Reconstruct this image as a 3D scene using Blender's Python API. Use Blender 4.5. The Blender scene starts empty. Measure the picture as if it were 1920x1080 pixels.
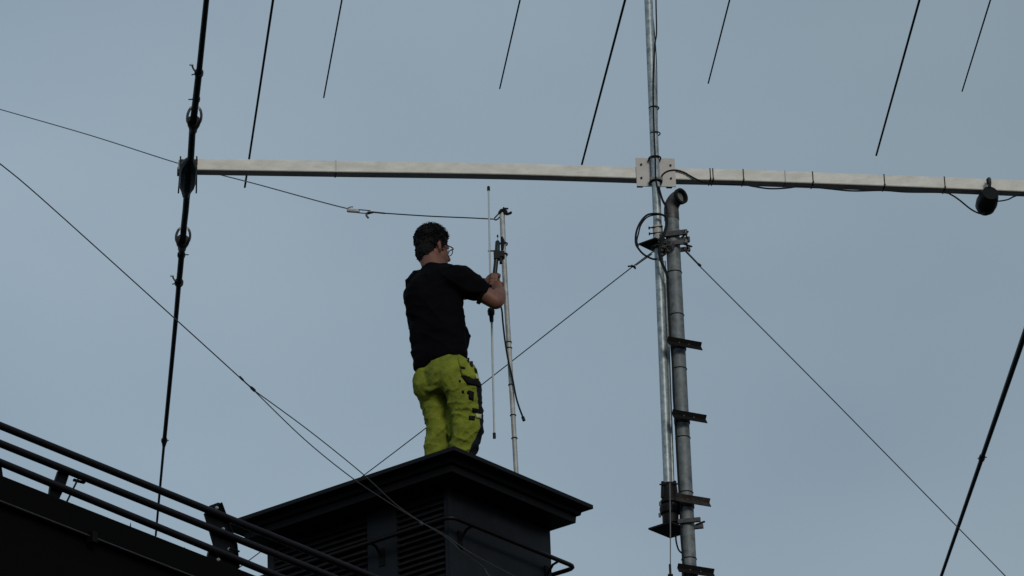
import bpy, bmesh, math, random
from mathutils import Vector as V, Matrix, noise
from math import sin, cos, tan, pi, radians, sqrt, atan2
random.seed(7)
S = bpy.context.scene
COL = S.collection

# ------------------------------------------------------------------ camera
FPX, PITCH, ROLL = 8500.0, radians(24.5), radians(2.1)
CAM = V((0, 0, 1.6))
FW = V((0, cos(PITCH), sin(PITCH)))
UP0 = V((0, -sin(PITCH), cos(PITCH)))
RT0 = V((1, 0, 0))
UP = UP0*cos(ROLL) + RT0*sin(ROLL)
RT = RT0*cos(ROLL) - UP0*sin(ROLL)
cd = bpy.data.cameras.new('camera')
cam = bpy.data.objects.new('camera', cd); COL.objects.link(cam)
M = Matrix((RT, UP, -FW)).transposed().to_4x4(); M.translation = CAM
cam.matrix_world = M
cd.sensor_width = 36; cd.lens = FPX/1920*36; cd.clip_start = .1; cd.clip_end = 5000
S.camera = cam

def ray(x, y): return FW*FPX + RT*(x-960) - UP*(y-540)
def at(x, y, Y):
    r = ray(x, y); return CAM + r*(Y/r.y)
def atz(x, y, z):
    r = ray(x, y); return CAM + r*((z-CAM.z)/r.z)
def atp(x, y, p, n):
    r = ray(x, y); return CAM + r*((p-CAM).dot(n)/r.dot(n))
def px(P): return FPX/((P-CAM).dot(FW))      # pixels per metre there
def proj(P):
    d = P-CAM; c = d.dot(FW); return 960+FPX*d.dot(RT)/c, 540-FPX*d.dot(UP)/c
def az(deg): return V((cos(radians(deg)), sin(radians(deg)), 0))
Z = V((0, 0, 1))
UR, UL = az(51.2), az(142.8)
NR = V((UR.y, -UR.x, 0))            # outward normal of faces running along UR

# ------------------------------------------------------------------ materials
MATS = {}
def mat(name, col, rough=.6, metal=0., var=.25, scale=12., bump=.0, col2=None, bscale=None, spec=.5, trans=0., stretch=None):
    if name in MATS: return MATS[name]
    m = bpy.data.materials.new(name); m.use_nodes = True
    nt = m.node_tree; N = nt.nodes; L = nt.links
    b = N['Principled BSDF']
    tc = N.new('ShaderNodeTexCoord'); mp = N.new('ShaderNodeMapping')
    L.new(tc.outputs['Object'], mp.inputs['Vector'])
    if stretch: mp.inputs['Scale'].default_value = stretch
    nz = N.new('ShaderNodeTexNoise'); nz.inputs['Scale'].default_value = scale
    nz.inputs['Detail'].default_value = 6; nz.inputs['Roughness'].default_value = .65
    L.new(mp.outputs[0], nz.inputs['Vector'])
    cr = N.new('ShaderNodeValToRGB'); L.new(nz.outputs['Fac'], cr.inputs['Fac'])
    c2 = col2 if col2 else tuple(c*(1-var) for c in col)
    cr.color_ramp.elements[0].position = .32; cr.color_ramp.elements[1].position = .68
    cr.color_ramp.elements[0].color = (*c2, 1); cr.color_ramp.elements[1].color = (*[min(1, c*(1+var*.4)) for c in col], 1)
    L.new(cr.outputs[0], b.inputs['Base Color'])
    mr = N.new('ShaderNodeMapRange'); L.new(nz.outputs['Fac'], mr.inputs['Value'])
    mr.inputs['To Min'].default_value = max(0, rough-.12); mr.inputs['To Max'].default_value = min(1, rough+.12)
    L.new(mr.outputs[0], b.inputs['Roughness'])
    b.inputs['Metallic'].default_value = metal
    b.inputs['Specular IOR Level'].default_value = spec
    if trans: b.inputs['Transmission Weight'].default_value = trans
    if bump:
        n2 = N.new('ShaderNodeTexNoise'); n2.inputs['Scale'].default_value = bscale or scale*3
        n2.inputs['Detail'].default_value = 5; L.new(mp.outputs[0], n2.inputs['Vector'])
        bp = N.new('ShaderNodeBump'); bp.inputs['Strength'].default_value = bump; bp.inputs['Distance'].default_value = .01
        L.new(n2.outputs['Fac'], bp.inputs['Height']); L.new(bp.outputs[0], b.inputs['Normal'])
    MATS[name] = m; return m
TOWER   = mat('tower_paint', (.0085, .0108, .0148), .6, var=.45, scale=5, bump=.15, spec=.14)
TRIM    = mat('tower_trim', (.0034, .0038, .0052), .6, var=.4, scale=6, bump=.1, spec=.16)
LOUV    = mat('louvre_metal', (.014, .014, .017), .55, var=.4, scale=20, spec=.15)
RAILM   = mat('rail_paint', (.0036, .0022, .0034), .5, var=.35, scale=25, spec=.2)
BRK     = mat('bracket_paint', (.0036, .0036, .0046), .5, var=.5, scale=20, spec=.07)
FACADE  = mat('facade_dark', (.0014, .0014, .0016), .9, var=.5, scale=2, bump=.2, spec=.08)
CONDM   = mat('conduit_metal', (.03, .03, .036), .5, var=.3, scale=20)
DECK    = mat('roof_felt', (.03, .03, .032), .9, var=.3, scale=3, bump=.3)
BOOM    = mat('boom_aluminium', (.63, .63, .60), .55, metal=0, var=.14, scale=9, bump=.06, col2=(.50, .50, .47), stretch=(1, 1, 2.5), spec=.12)
PLATE   = mat('plate_aluminium', (.36, .36, .355), .5, var=.25, scale=14, bump=.08)
DARKEL  = mat('element_dark', (.009, .018, .017), .55, var=.35, scale=18, spec=.12)
GREENEL = mat('element_green', (.007, .0135, .013), .5, var=.35, scale=18, spec=.12)
GALV    = mat('galvanised', (.32, .37, .39), .45, metal=.35, var=.45, scale=30, bump=.08, col2=(.14, .18, .20))
PIPE    = mat('pipe_galvanised', (.135, .160, .174), .6, metal=.15, var=.5, scale=24, bump=.12, col2=(.065, .075, .08))
PIPED   = mat('pipe_dark', (.075, .072, .075), .6, metal=.1, var=.5, scale=20, bump=.12)
STEEL   = mat('clamp_steel', (.06, .062, .065), .5, metal=.4, var=.5, scale=40, bump=.1)
DSTEEL  = mat('dark_steel', (.011, .011, .012), .55, metal=.2, var=.4, scale=30, spec=.15)
RUST    = mat('rusty_steel', (.0065, .006, .0062), .8, var=.6, scale=30, bump=.3, col2=(.005, .004, .004), spec=.15)
RUST2   = mat('worn_steel', (.034, .031, .028), .8, var=.6, scale=26, bump=.3, col2=(.016, .013, .011), spec=.2)
RUBBER  = mat('cable_rubber', (.009, .010, .012), .5, var=.3, scale=60, spec=.12)
WIRE    = mat('wire_dark', (.02, .022, .026), .5, var=.3, scale=60)
ROPE    = mat('rope_grey', (.14, .15, .16), .8, var=.3, scale=90)
POLE    = mat('pole_aluminium', (.35, .375, .38), .5, metal=.1, var=.35, scale=22, bump=.06, col2=(.2, .215, .22))
FIBRE   = mat('fibreglass_white', (.40, .45, .49), .6, var=.12, scale=30)
INSUL   = mat('insulator_white', (.34, .34, .34), .4, var=.3, scale=60)
SKIN    = mat('skin', (.16, .075, .055), .55, var=.22, scale=22, bump=.06, bscale=140, spec=.3)
SKIN.node_tree.nodes['Principled BSDF'].inputs['Subsurface Weight'].default_value = .05
HAIR    = mat('hair_dark', (.0055, .0055, .0065), .7, var=.5, scale=70, bump=.6, bscale=180, spec=.15)
SHIRT   = mat('shirt_black', (.0030, .0030, .0043), .95, var=.35, scale=9, bump=.35, bscale=16, spec=.05)
HIVIS   = mat('hivis_yellow', (.185, .215, .024), .85, var=.3, scale=6, bump=.7, bscale=26, col2=(.095, .122, .017), spec=.15)
NAVY    = mat('trouser_navy', (.008, .011, .017), .9, var=.3, scale=20, bump=.2, spec=.1)
BOOT    = mat('boot_leather', (.012, .011, .011), .6, var=.4, scale=30)
PATCH   = mat('patch_black', (.005, .006, .008), .8, var=.3, scale=40, spec=.1)
REFL    = mat('reflective_tape', (.40, .43, .24), .5, var=.2, scale=40)
BLACKP  = mat('black_plastic', (.007, .009, .010), .45, var=.3, scale=40, spec=.12)
GREENP  = mat('green_plastic', (.004, .017, .014), .45, var=.3, scale=40, spec=.3)
WHITE   = mat('eye_white', (.5, .5, .48), .4)
GROUND  = mat('ground_asphalt', (.013, .013, .013), .9, var=.4, scale=.8, bump=.3)
def glassmat():
    m = bpy.data.materials.new('lens_glass'); m.use_nodes = True
    b = m.node_tree.nodes['Principled BSDF']
    b.inputs['Transmission Weight'].default_value = 1; b.inputs['Roughness'].default_value = .02
    b.inputs['IOR'].default_value = 1.1; b.inputs['Base Color'].default_value = (.95, .97, 1, 1)
    return m
LENS = glassmat()

# ------------------------------------------------------------------ mesh helpers
def link(name, bm, m, parent=None, smooth=True, angle=40):
    me = bpy.data.meshes.new(name)
    bmesh.ops.recalc_face_normals(bm, faces=bm.faces)
    bm.to_mesh(me); bm.free()
    for mm in (m if isinstance(m, (list, tuple)) else [m]): me.materials.append(mm)
    if smooth:
        for p in me.polygons: p.use_smooth = True
        try: me.set_sharp_from_angle(angle=radians(angle))
        except Exception: pass
    o = bpy.data.objects.new(name, me); COL.objects.link(o)
    if parent:
        o.parent = parent
        q = parent; T = V((0, 0, 0))
        while q: T += q.location; q = q.parent
        o.location = (0, 0, 0)
        me.transform(Matrix.Translation(-T))
    return o
def tag(o, label=None, cat=None, group=None, kind=None):
    if label: o['label'] = label
    if cat: o['category'] = cat
    if group: o['group'] = group
    if kind: o['kind'] = kind
    return o
def thing(name, loc, label, cat, group=None):
    o = bpy.data.objects.new(name, None); COL.objects.link(o); o.location = loc
    o.empty_display_size = .1
    return tag(o, label, cat, group)
def basis(d, hint=None):
    d = d.normalized(); h = hint if hint else (Z if abs(d.z) < .95 else V((0, 1, 0)))
    a = d.cross(h)
    if a.length < 1e-5: a = d.cross(V((1, 0, .1)))
    a.normalize(); b = d.cross(a).normalized(); return a, b
def add_tube(bm, pts, r, seg=12, caps=True, closed=False, flat=None):
    pts = [V(p) for p in pts]; n = len(pts)
    rs = r if isinstance(r, (list, tuple)) else [r]*n
    rings = []; a = None
    for i, p in enumerate(pts):
        if closed: t = (pts[(i+1) % n]-pts[i-1])
        else: t = pts[min(i+1, n-1)]-pts[max(i-1, 0)]
        t.normalize()
        if a is None: a, _ = basis(t)
        a = (a - t*a.dot(t)); a.normalize(); b = t.cross(a)
        rings.append([bm.verts.new(p + (a*cos(2*pi*k/seg)+b*sin(2*pi*k/seg))*rs[i]) for k in range(seg)])
    for i in range(n if closed else n-1):
        A, B = rings[i], rings[(i+1) % n]
        for k in range(seg):
            bm.faces.new((A[k], A[(k+1) % seg], B[(k+1) % seg], B[k]))
    if caps and not closed:
        bm.faces.new(rings[0][::-1]); bm.faces.new(rings[-1])
def add_box(bm, c, ax, ay, azz, sx, sy, sz):
    vs = []
    for i in (-.5, .5):
        for j in (-.5, .5):
            for k in (-.5, .5):
                vs.append(bm.verts.new(c+ax*(i*sx)+ay*(j*sy)+azz*(k*sz)))
    for f in ((0, 1, 3, 2), (4, 6, 7, 5), (0, 4, 5, 1), (2, 3, 7, 6), (0, 2, 6, 4), (1, 5, 7, 3)):
        bm.faces.new([vs[i] for i in f])
def add_prism(bm, poly, d):
    A = [bm.verts.new(p) for p in poly]; B = [bm.verts.new(p+d) for p in poly]; n = len(poly)
    bm.faces.new(A[::-1]); bm.faces.new(B)
    for i in range(n): bm.faces.new((A[i], A[(i+1) % n], B[(i+1) % n], B[i]))
def add_quadbox(bm, c8):   # 8 corners: bottom 4, top 4
    vs = [bm.verts.new(p) for p in c8]
    for f in ((3, 2, 1, 0), (4, 5, 6, 7), (0, 1, 5, 4), (1, 2, 6, 5), (2, 3, 7, 6), (3, 0, 4, 7)):
        bm.faces.new([vs[i] for i in f])
def bevel(bm, w=.002, seg=2):
    bmesh.ops.bevel(bm, geom=[e for e in bm.edges if e.is_manifold and e.calc_face_angle(0) > .6], offset=w, segments=seg, affect='EDGES', profile=.6)
def T(name, pts, r, m, parent=None, seg=12, **k):
    bm = bmesh.new(); add_tube(bm, pts, r, seg, **k); return link(name, bm, m, parent)
def B(name, c, ax, ay, azz, sx, sy, sz, m, parent=None, bv=.002):
    bm = bmesh.new(); add_box(bm, c, ax, ay, azz, sx, sy, sz)
    if bv: bevel(bm, bv)
    return link(name, bm, m, parent)
def ringpts(c, a, b, r, n=24, a0=0, a1=2*pi, full=True):
    return [c + (a*cos(a0+(a1-a0)*i/(n if full else n-1)) + b*sin(a0+(a1-a0)*i/(n if full else n-1)))*r for i in range(n)]
def spline(pts, n=8):
    pts = [V(p) for p in pts]; out = []
    for i in range(len(pts)-1):
        p0 = pts[max(i-1, 0)]; p1 = pts[i]; p2 = pts[i+1]; p3 = pts[min(i+2, len(pts)-1)]
        for k in range(n):
            t = k/n
            out.append(.5*((2*p1)+(p2-p0)*t+(2*p0-5*p1+4*p2-p3)*t*t+(3*p1-p0-3*p2+p3)*t*t*t))
    out.append(pts[-1]); return out
def lerp(a, b, t): return a+(b-a)*t
def interp(pts, f):    # walk along polyline by fraction
    L = [0]
    for i in range(1, len(pts)): L.append(L[-1]+(pts[i]-pts[i-1]).length)
    d = f*L[-1]
    for i in range(1, len(pts)):
        if d <= L[i] or i == len(pts)-1: return lerp(pts[i-1], pts[i], (d-L[i-1])/(L[i]-L[i-1]))

# ------------------------------------------------------------------ world + sun
SUN_EL, SUN_AZ = radians(16), radians(-72)      # azimuth of the sun measured from +X towards +Y (behind the camera, slightly right)
w = bpy.data.worlds.new('World'); S.world = w; w.use_nodes = True
nt = w.node_tree; N = nt.nodes; L = nt.links
bg = N['Background']; sky = N.new('ShaderNodeTexSky'); sky.sky_type = 'NISHITA'; sky.sun_disc = False
sky.sun_elevation = SUN_EL; sky.sun_rotation = pi/2 - SUN_AZ
sky.air_density = 1.2; sky.dust_density = 2.5; sky.ozone_density = 1.5
hs = N.new('ShaderNodeHueSaturation'); hs.inputs['Saturation'].default_value = .6; L.new(sky.outputs[0], hs.inputs['Color'])
tc = N.new('ShaderNodeTexCoord'); mp = N.new('ShaderNodeMapping'); mp.inputs['Scale'].default_value = (1, 1, 1.8)
L.new(tc.outputs['Generated'], mp.inputs['Vector'])
nz = N.new('ShaderNodeTexNoise'); nz.inputs['Scale'].default_value = 5.5; nz.inputs['Detail'].default_value = 3; nz.inputs['Roughness'].default_value = .45
L.new(mp.outputs[0], nz.inputs['Vector'])
cr = N.new('ShaderNodeValToRGB'); L.new(nz.outputs['Fac'], cr.inputs['Fac'])
cr.color_ramp.elements[0].position = .30; cr.color_ramp.elements[0].color = (2.18, 2.97, 3.70, 1)
cr.color_ramp.elements[1].position = .70; cr.color_ramp.elements[1].color = (2.92, 3.74, 4.44, 1)
mx = N.new('ShaderNodeMix'); mx.data_type = 'RGBA'; mx.inputs['Factor'].default_value = .88
L.new(hs.outputs[0], mx.inputs[6]); L.new(cr.outputs[0], mx.inputs[7])
# the overcast is brighter towards one side
gv = (-RT*.85 - UP*.5)
vm = N.new('ShaderNodeVectorMath'); vm.operation = 'DOT_PRODUCT'; L.new(tc.outputs['Generated'], vm.inputs[0]); vm.inputs[1].default_value = gv
mg = N.new('ShaderNodeMapRange'); L.new(vm.outputs['Value'], mg.inputs['Value'])
mg.inputs['From Min'].default_value = -.16; mg.inputs['From Max'].default_value = .16; mg.inputs['To Min'].default_value = .86; mg.inputs['To Max'].default_value = 1.20
vs_ = N.new('ShaderNodeVectorMath'); vs_.operation = 'SCALE'; L.new(mx.outputs[2], vs_.inputs[0]); L.new(mg.outputs[0], vs_.inputs['Scale'])
L.new(vs_.outputs[0], bg.inputs['Color']); bg.inputs['Strength'].default_value = .100
sd = bpy.data.lights.new('sun', 'SUN'); sd.energy = 1.25; sd.angle = radians(14); sd.color = (1, .93, .82)
so = bpy.data.objects.new('sun', sd); COL.objects.link(so)
sdir = V((cos(SUN_EL)*cos(SUN_AZ), cos(SUN_EL)*sin(SUN_AZ), sin(SUN_EL)))
so.rotation_euler = sdir.to_track_quat('Z', 'Y').to_euler(); so.location = (4, -10, 20)
S.view_settings.view_transform = 'Standard'; S.view_settings.look = 'None'
S.view_settings.exposure = 0; S.view_settings.gamma = 1
S.render.engine = 'CYCLES'

# ------------------------------------------------------------------ ground
bm = bmesh.new(); bmesh.ops.create_grid(bm, x_segments=4, y_segments=4, size=1500)
g = link('ground', bm, GROUND); tag(g, kind='structure')

# ------------------------------------------------------------------ ventilation tower
ROOFZ = CAM.z + 9.12
C0 = atz(851, 836, ROOFZ)                              # near corner of the rim
LA = (atz(1113, 941, ROOFZ)-C0).dot(UR)+.035; LB = (atz(431, 966, ROOFZ)-C0).dot(UL)+.065
def TL(u, v, z): return C0 + UR*u + UL*v + Z*z         # tower-local
DECKZ = CAM.z + 7.45
tw = thing('ventilation_tower', TL(LA/2, LB/2, DECKZ-ROOFZ), 'dark blue-black louvred rooftop ventilation tower the man is standing on', 'ventilation tower')
FARI = .22                                            # the overhang is smaller on the two far sides
def ringbox(bm, i0, z0, i1, z1, even=False, ev=0.):   # frustum from inset i0 at z0 to inset i1 at z1
    c = []
    for i, z in ((i0, z0), (i1, z1)):
        j = i if even else i*FARI
        c += [TL(i, i, z), TL(LA-j, i, z), TL(LA-j, LB-j+ev, z), TL(i, LB-j+ev, z)]
    add_quadbox(bm, c)
bm = bmesh.new()
ringbox(bm, .0, -.022, .0, .0, ev=.06); ringbox(bm, .004, .0, .075, .028, True, ev=.06)
bevel(bm, .003)
roof = link('roof_cap', bm, TRIM, tw)
bm = bmesh.new(); ringbox(bm, .075, -.045, .065, -.022); bevel(bm, .002); link('drip_moulding', bm, TRIM, roof)
bm = bmesh.new(); ringbox(bm, .105, -.083, .10, -.045); bevel(bm, .002); link('fascia', bm, TRIM, roof)
WI = .27; WF = WI*FARI-.022
H0 = DECKZ-ROOFZ
bm = bmesh.new()
# wall core with a recess for louvres on the left face (u = WI plane)
add_quadbox(bm, [TL(u, v, z) for z in (H0, -.084) for (u, v) in ((WI+.03, WI+.03), (LA-WF-.03, WI+.03), (LA-WF-.03, LB-WF-.001), (WI+.03, LB-WF-.001))])
link('core', bm, LOUV, tw)
lenL = LB-2*WI
def wallx(x, zc=1000):   # v coordinate on left face plane for image x
    P = atp(x, 1000, TL(WI, WI, 0), UR); return (P-C0).dot(UL)
v_p1a, v_p1b = wallx(832), wallx(743)
v_p2a, v_p2b = wallx(690), wallx(518)
def pilaster(v0, v1, name='pilaster'):
    bm = bmesh.new()
    c = []
    for z in (H0, -.0845):
        c += [TL(WI, v0, z), TL(WI+.029, v0, z), TL(WI+.029, v1, z), TL(WI, v1, z)]
    add_quadbox(bm, c); link(name, bm, TOWER, tw, smooth=False)
pilaster(WI+.001, v_p1a, 'corner_pilaster'); pilaster(v_p1b, v_p2a); pilaster(v_p2b, LB-WF)
for v0, v1 in ((v_p1a, v_p1b), (v_p2a, v_p2b)):
    bm = bmesh.new(); z = -.10
    while z > -1.5:
        # blade sloping outwards and down
        p = [TL(WI+.024, v0, z), TL(WI+.002, v0, z-.021), TL(WI+.0035, v0, z-.0245), TL(WI+.027, v0, z-.0035)]
        add_prism(bm, p, UL*(v1-v0)); z -= .0345
    link('louvre_panel', bm, LOUV, tw, smooth=False)
# right face panel (flat sheet with seams)
bm = bmesh.new()
c = []
for z in (H0, -.0848):
    c += [TL(WI+.001, WI-.0005, z), TL(LA-WF, WI-.0005, z), TL(LA-WF, WI+.029, z), TL(WI+.001, WI+.029, z)]
add_quadbox(bm, c); link('side_panel', bm, TOWER, tw, smooth=False)
bm = bmesh.new()
add_quadbox(bm, [TL(WI-.004, WI-.004, H0), TL(WI+.03, WI-.004, H0), TL(WI+.03, WI-.0008, H0), TL(WI-.004, WI-.0008, H0),
                 TL(WI-.004, WI-.004, -.085), TL(WI+.03, WI-.004, -.085), TL(WI+.03, WI-.0008, -.085), TL(WI-.004, WI-.0008, -.085)])
link('corner_strip', bm, TOWER, tw, smooth=False)
# far walls
bm = bmesh.new()
add_quadbox(bm, [TL(LA-WF-.03, WI+.03, H0), TL(LA-WF, WI+.03, H0), TL(LA-WF, LB-WF, H0), TL(LA-WF-.03, LB-WF, H0),
                 TL(LA-WF-.03, WI+.03, -.085), TL(LA-WF, WI+.03, -.085), TL(LA-WF, LB-WF, -.085), TL(LA-WF-.03, LB-WF, -.085)])
link('back_panel', bm, TOWER, tw, smooth=False)
# safety bar around
bz_u = TL(WI-.095, WI-.095, 0)
Pb = atp(846, 968, bz_u, NR); barz = Pb.z-ROOFZ
o = WI-.095; pts = []
of = WF-.095
cs = [(o, o), (LA-of, o), (LA-of, LB-of), (o, LB-of)]
for i, (u, v) in enumerate(cs):
    pu, pv = cs[i-1]; nu, nv = cs[(i+1) % 4]
    d1 = V((pu-u, pv-v, 0)).normalized(); d2 = V((nu-u, nv-v, 0)).normalized()
    for t in (0, .25, .5, .75, 1):
        q = (1-t)**2*d1*.06 + t*t*d2*.06
        pts.append(TL(u+q.x, v+q.y, barz))
T('safety_bar', pts, .0125, RAILM, tw, closed=True)
def bar_bracket(u, v, nu, nv):
    a = TL(u, v, barz); d = (UR*nu+UL*nv)
    bm = bmesh.new()
    add_tube(bm, [a+d*.095+Z*0, a+d*.045-Z*.012, a+d*.004-Z*.06], .007, 8)
    add_box(bm, a+d*.0015-Z*.06, d, d.cross(Z), Z, .006, .035, .1)
    link('bar_bracket', bm, BRK, tw)
bar_bracket(WI+.085, WI-.005, 0, -1); bar_bracket(LA-WF-.05, WI-.005, 0, -1)
bar_bracket(WI-.002, (v_p1b+v_p2a)/2, -1, 0); bar_bracket(WI-.002, LB-WF-.05, -1, 0)

# ------------------------------------------------------------------ building under it
YE = 18.7
Pe = at(6, 893, YE)
zE = Pe.z
URr = az(52.5); NRr = V((URr.y, -URr.x, 0)); ULr = -NRr
def BL(u, n, z): return V((Pe.x, Pe.y, zE)) + URr*u - NRr*n + Z*z     # n = distance inwards
bl = thing('building', V((BL(4, 6, 0).x, BL(4, 6, 0).y, 0)), 'black silhouetted building whose roof edge fills the lower left corner', 'building')
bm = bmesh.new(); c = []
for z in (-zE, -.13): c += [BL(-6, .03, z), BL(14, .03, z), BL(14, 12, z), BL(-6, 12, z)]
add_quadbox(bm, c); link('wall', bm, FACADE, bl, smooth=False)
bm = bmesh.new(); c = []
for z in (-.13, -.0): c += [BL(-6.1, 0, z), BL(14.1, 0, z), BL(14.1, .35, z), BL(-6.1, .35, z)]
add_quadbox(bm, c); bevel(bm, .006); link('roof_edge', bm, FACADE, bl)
bm = bmesh.new(); c = []
for z in (-.128, -.03): c += [BL(-6.1, .352, z), BL(14.1, .352, z), BL(14.1, 12, z), BL(-6.1, 12, z)]
add_quadbox(bm, c); link('roof_deck', bm, DECK, bl, smooth=False)
for i in range(8):
    bm = bmesh.new(); u = -4+i*2.2
    add_quadbox(bm, [BL(u, .0, -3.2), BL(u+1.2, .0, -3.2), BL(u+1.2, .029, -3.2), BL(u, .029, -3.2), BL(u, .0, -1.6), BL(u+1.2, .0, -1.6), BL(u+1.2, .029, -1.6), BL(u, .029, -1.6)])
    link('window', bm, BLACKP, bl, smooth=False)
ca, cb = atp(0, 939, BL(0, -.015, 0), NRr), atp(361, 1080, BL(0, -.015, 0), NRr)
cdx = (cb-ca); ca = ca-cdx*1.5; cb = cb+cdx*2
T('conduit', [ca, cb], .0035, CONDM, bl, seg=8)
cl = atp(173, 1008, BL(0, -.012, 0), NRr)
B('conduit_clip', cl, URr, NRr, Z, .035, .035, .05, BRK, bl)
# small lumps of debris/leaves on the roof edge
for (x, y, h) in ((244, 982, .03), (190, 962, .012), (345, 1020, .014)):
    p = atp(x, y+3, BL(0, .02, 0), NRr); p.z = zE
    T('edge_stub', [p-Z*.005, p+Z*h+URr*.004], [.004, .0015], BRK, bl, seg=6)

# ------------------------------------------------------------------ railing
tilt = (Z*1.0 - NRr*.30).normalized(); RN = URr.cross(tilt).normalized()
if RN.dot(FW) > 0: RN = -RN                             # towards the camera
Rp = BL(0, .05, 0)
def RP(x, y, off=0): return atp(x, y, Rp+RN*off, RN)
rl = thing('roof_railing', BL(3, .06, 0), 'dark three-tube roof railing along the building edge at lower left', 'railing')
for (a, b) in (((0, 798), (394, 958)), ((0, 831.5), (394, 990)), ((0, 867), (394, 1028.5))):
    A, Bq = RP(*a, .02), RP(*b, .02); d = (Bq-A).normalized()
    dd = (URr + Z*d.z).normalized() if False else d
    pts = [A-d*3.0, A, Bq, Bq+d*3.5]
    T('rail', pts, .0178, RAILM, rl, seg=16)
def plate(name, poly, th=.008, m=BRK, parent=rl, off=0.):
    bm = bmesh.new(); add_prism(bm, [RP(x, y, off) for x, y in poly], -RN*th); bevel(bm, .0012)
    return link(name, bm, m, parent)
br1 = [(409, 942), (415.5, 944), (431, 994), (441.5, 1024), (445, 1050), (447, 1068), (418, 1062), (388, 1050), (393, 1030), (402, 1019), (391, 981), (385, 962), (393, 948)]
pb = plate('bracket', br1, .012)
bm = bmesh.new()   # stiffening flange on the right edge
fl = [RP(413, 945), RP(431, 994), RP(441.5, 1024), RP(446, 1066)]
for i in range(3):
    add_prism(bm, [fl[i], fl[i+1], fl[i+1]-URr*.006, fl[i]-URr*.006], RN*.014)
link('flange', bm, BRK, pb, smooth=False)
for x, y in ((407, 952), (419, 991.5), (430, 1029.5), (410, 1049)):
    p = RP(x, y, .004)
    T('bolt_or_sky_dot', [p-RN*.004, p+RN*.004], [.009, .007], GALV, pb, seg=8)  # pale discs added in place of plate holes with bright sky behind
T('bolt_or_sky_dot', [RP(430, 1029, .01), RP(449, 1034, .03)], .005, BRK, pb, seg=8)
q = lambda L_: [(x/3.375, 760+y/3.375) for x, y in L_]
plate('bracket', q([(372, 410), (440, 432), (418, 500), (398, 545), (376, 592), (312, 575), (322, 500), (352, 468)]), .012)
T('tie_rod', [RP(*q([(492, 470)])[0], .015), RP(*q([(425, 606)])[0], .015)], .0045, BRK, rl, seg=8)
plate('clip', q([(470, 462), (545, 484), (540, 492), (470, 474)]), .01)
plate('bracket', q([(-40, 330), (4, 335), (20, 455), (16, 470), (-60, 440)]), .012)

# ------------------------------------------------------------------ mast group
YM = 24.3
BAZ = 7.3
BD = az(BAZ); BN = V((sin(radians(BAZ)), -cos(radians(BAZ)), 0))        # BN towards the camera
Pm = at(1229, 322, YM)                                                 # mast axis at boom height
Pm_lo = at(1253, 925, YM)
Pm_up = at(1216, 0, YM)
md = Z
mast_r = 8.0/px(Pm)
zlo = Pm_lo.z
def mpt(z):   # mast follows the picture's line
    t = (z-Pm_lo.z)/(Pm_up.z-Pm_lo.z); return V((lerp(Pm_lo.x, Pm_up.x, t), YM, z))
mast = thing('rotating_mast', mpt(zlo), 'slim galvanised antenna mast with a black cable taped along it', 'mast')
T('mast_tube', [mpt(zlo-.02), mpt(Pm.z), mpt(Pm_up.z+.1), mpt(Pm_up.z+4.2)], mast_r, GALV, mast, seg=20)
for y in (203, 251):
    p = at(1226+(y-203)*.05, y, YM)
    T('cable_tie', ringpts(p, V((1, 0, 0)), V((0, 1, 0)), mast_r+.004), .004, BLACKP, mast, seg=6, closed=True)
def cable(name, pts, Y, r, m=RUBBER, parent=None, n=8, ys=None, seg=8):
    P = [at(x, y, (Y if not ys else ys[i])) for i, (x, y) in enumerate(pts)]
    return T(name, spline(P, n), r, m, parent, seg=seg)
cb = cable('coax_cable', [(1231, -60), (1230, 0), (1231, 60), (1228, 85), (1225, 150), (1225.5, 205), (1227, 255), (1229, 300), (1230, 335), (1236, 362), (1246, 380), (1249, 384)], YM-mast_r-.008, .0045)
tag(cb, 'black cable taped down the upper mast and crossing the boom plate', 'cable')
cb = cable('coax_cable', [(1219, -60), (1221, 0), (1227, 60), (1231, 120), (1232, 200), (1233, 300)], YM+.01, .003)
tag(cb, 'thin dark line beside the upper mast above the boom', 'cable')

# --- lower beam antenna
Bc = mast_r+.012+.041
def boomY(P0, off): return P0
BP = Pm - BN*Bc          # point on boom axis plane
def bp(x, y, off=0): return atp(x, y, BP+BN*off, BN)
bh, bd_ = .074, .076
beam = thing('beam_antenna', Pm-Z*0, 'lower beam antenna with a long white square boom crossing the picture', 'antenna', 'beam antennas on the mast')
# centre line of boom axis in pixels
top = [(340, 296.5), (640, 301), (940, 305.5), (1229, 314), (1400, 318), (1700, 329), (1920, 338), (2060, 345)]
axis = []
for (x, y) in top:
    F = bp(x, y, bd_/2); P = F - Z*(bh/2) - BN*(bd_/2); axis.append(P)
axis = spline(axis, 4)
bm = bmesh.new(); rings = []
for i, p in enumerate(axis):
    t = (axis[min(i+1, len(axis)-1)]-axis[max(i-1, 0)]).normalized(); up = (Z - t*Z.dot(t)).normalized()
    c = .004; pr = []
    for (a, b) in ((-1, -1), (1, -1), (1, 1), (-1, 1)):
        # small bevelled corner
        p1 = p + BN*(a*(bd_/2)) + up*(b*(bh/2-c)); p2 = p + BN*(a*(bd_/2-c)) + up*(b*(bh/2))
        pr += [p1, p2] if (a*b) > 0 else [p2, p1]
    rings.append([bm.verts.new(v) for v in pr])
for i in range(len(rings)-1):
    for k in range(8): bm.faces.new((rings[i][k], rings[i][(k+1) % 8], rings[i+1][(k+1) % 8], rings[i+1][k]))
bm.faces.new(rings[0]); bm.faces.new(rings[-1])
boom = link('boom', bm, BOOM, beam, angle=30)
def onface(x, y, off=.0): return bp(x, y, bd_/2+off)
# faint joint sleeve
pj = axis[8]
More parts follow.
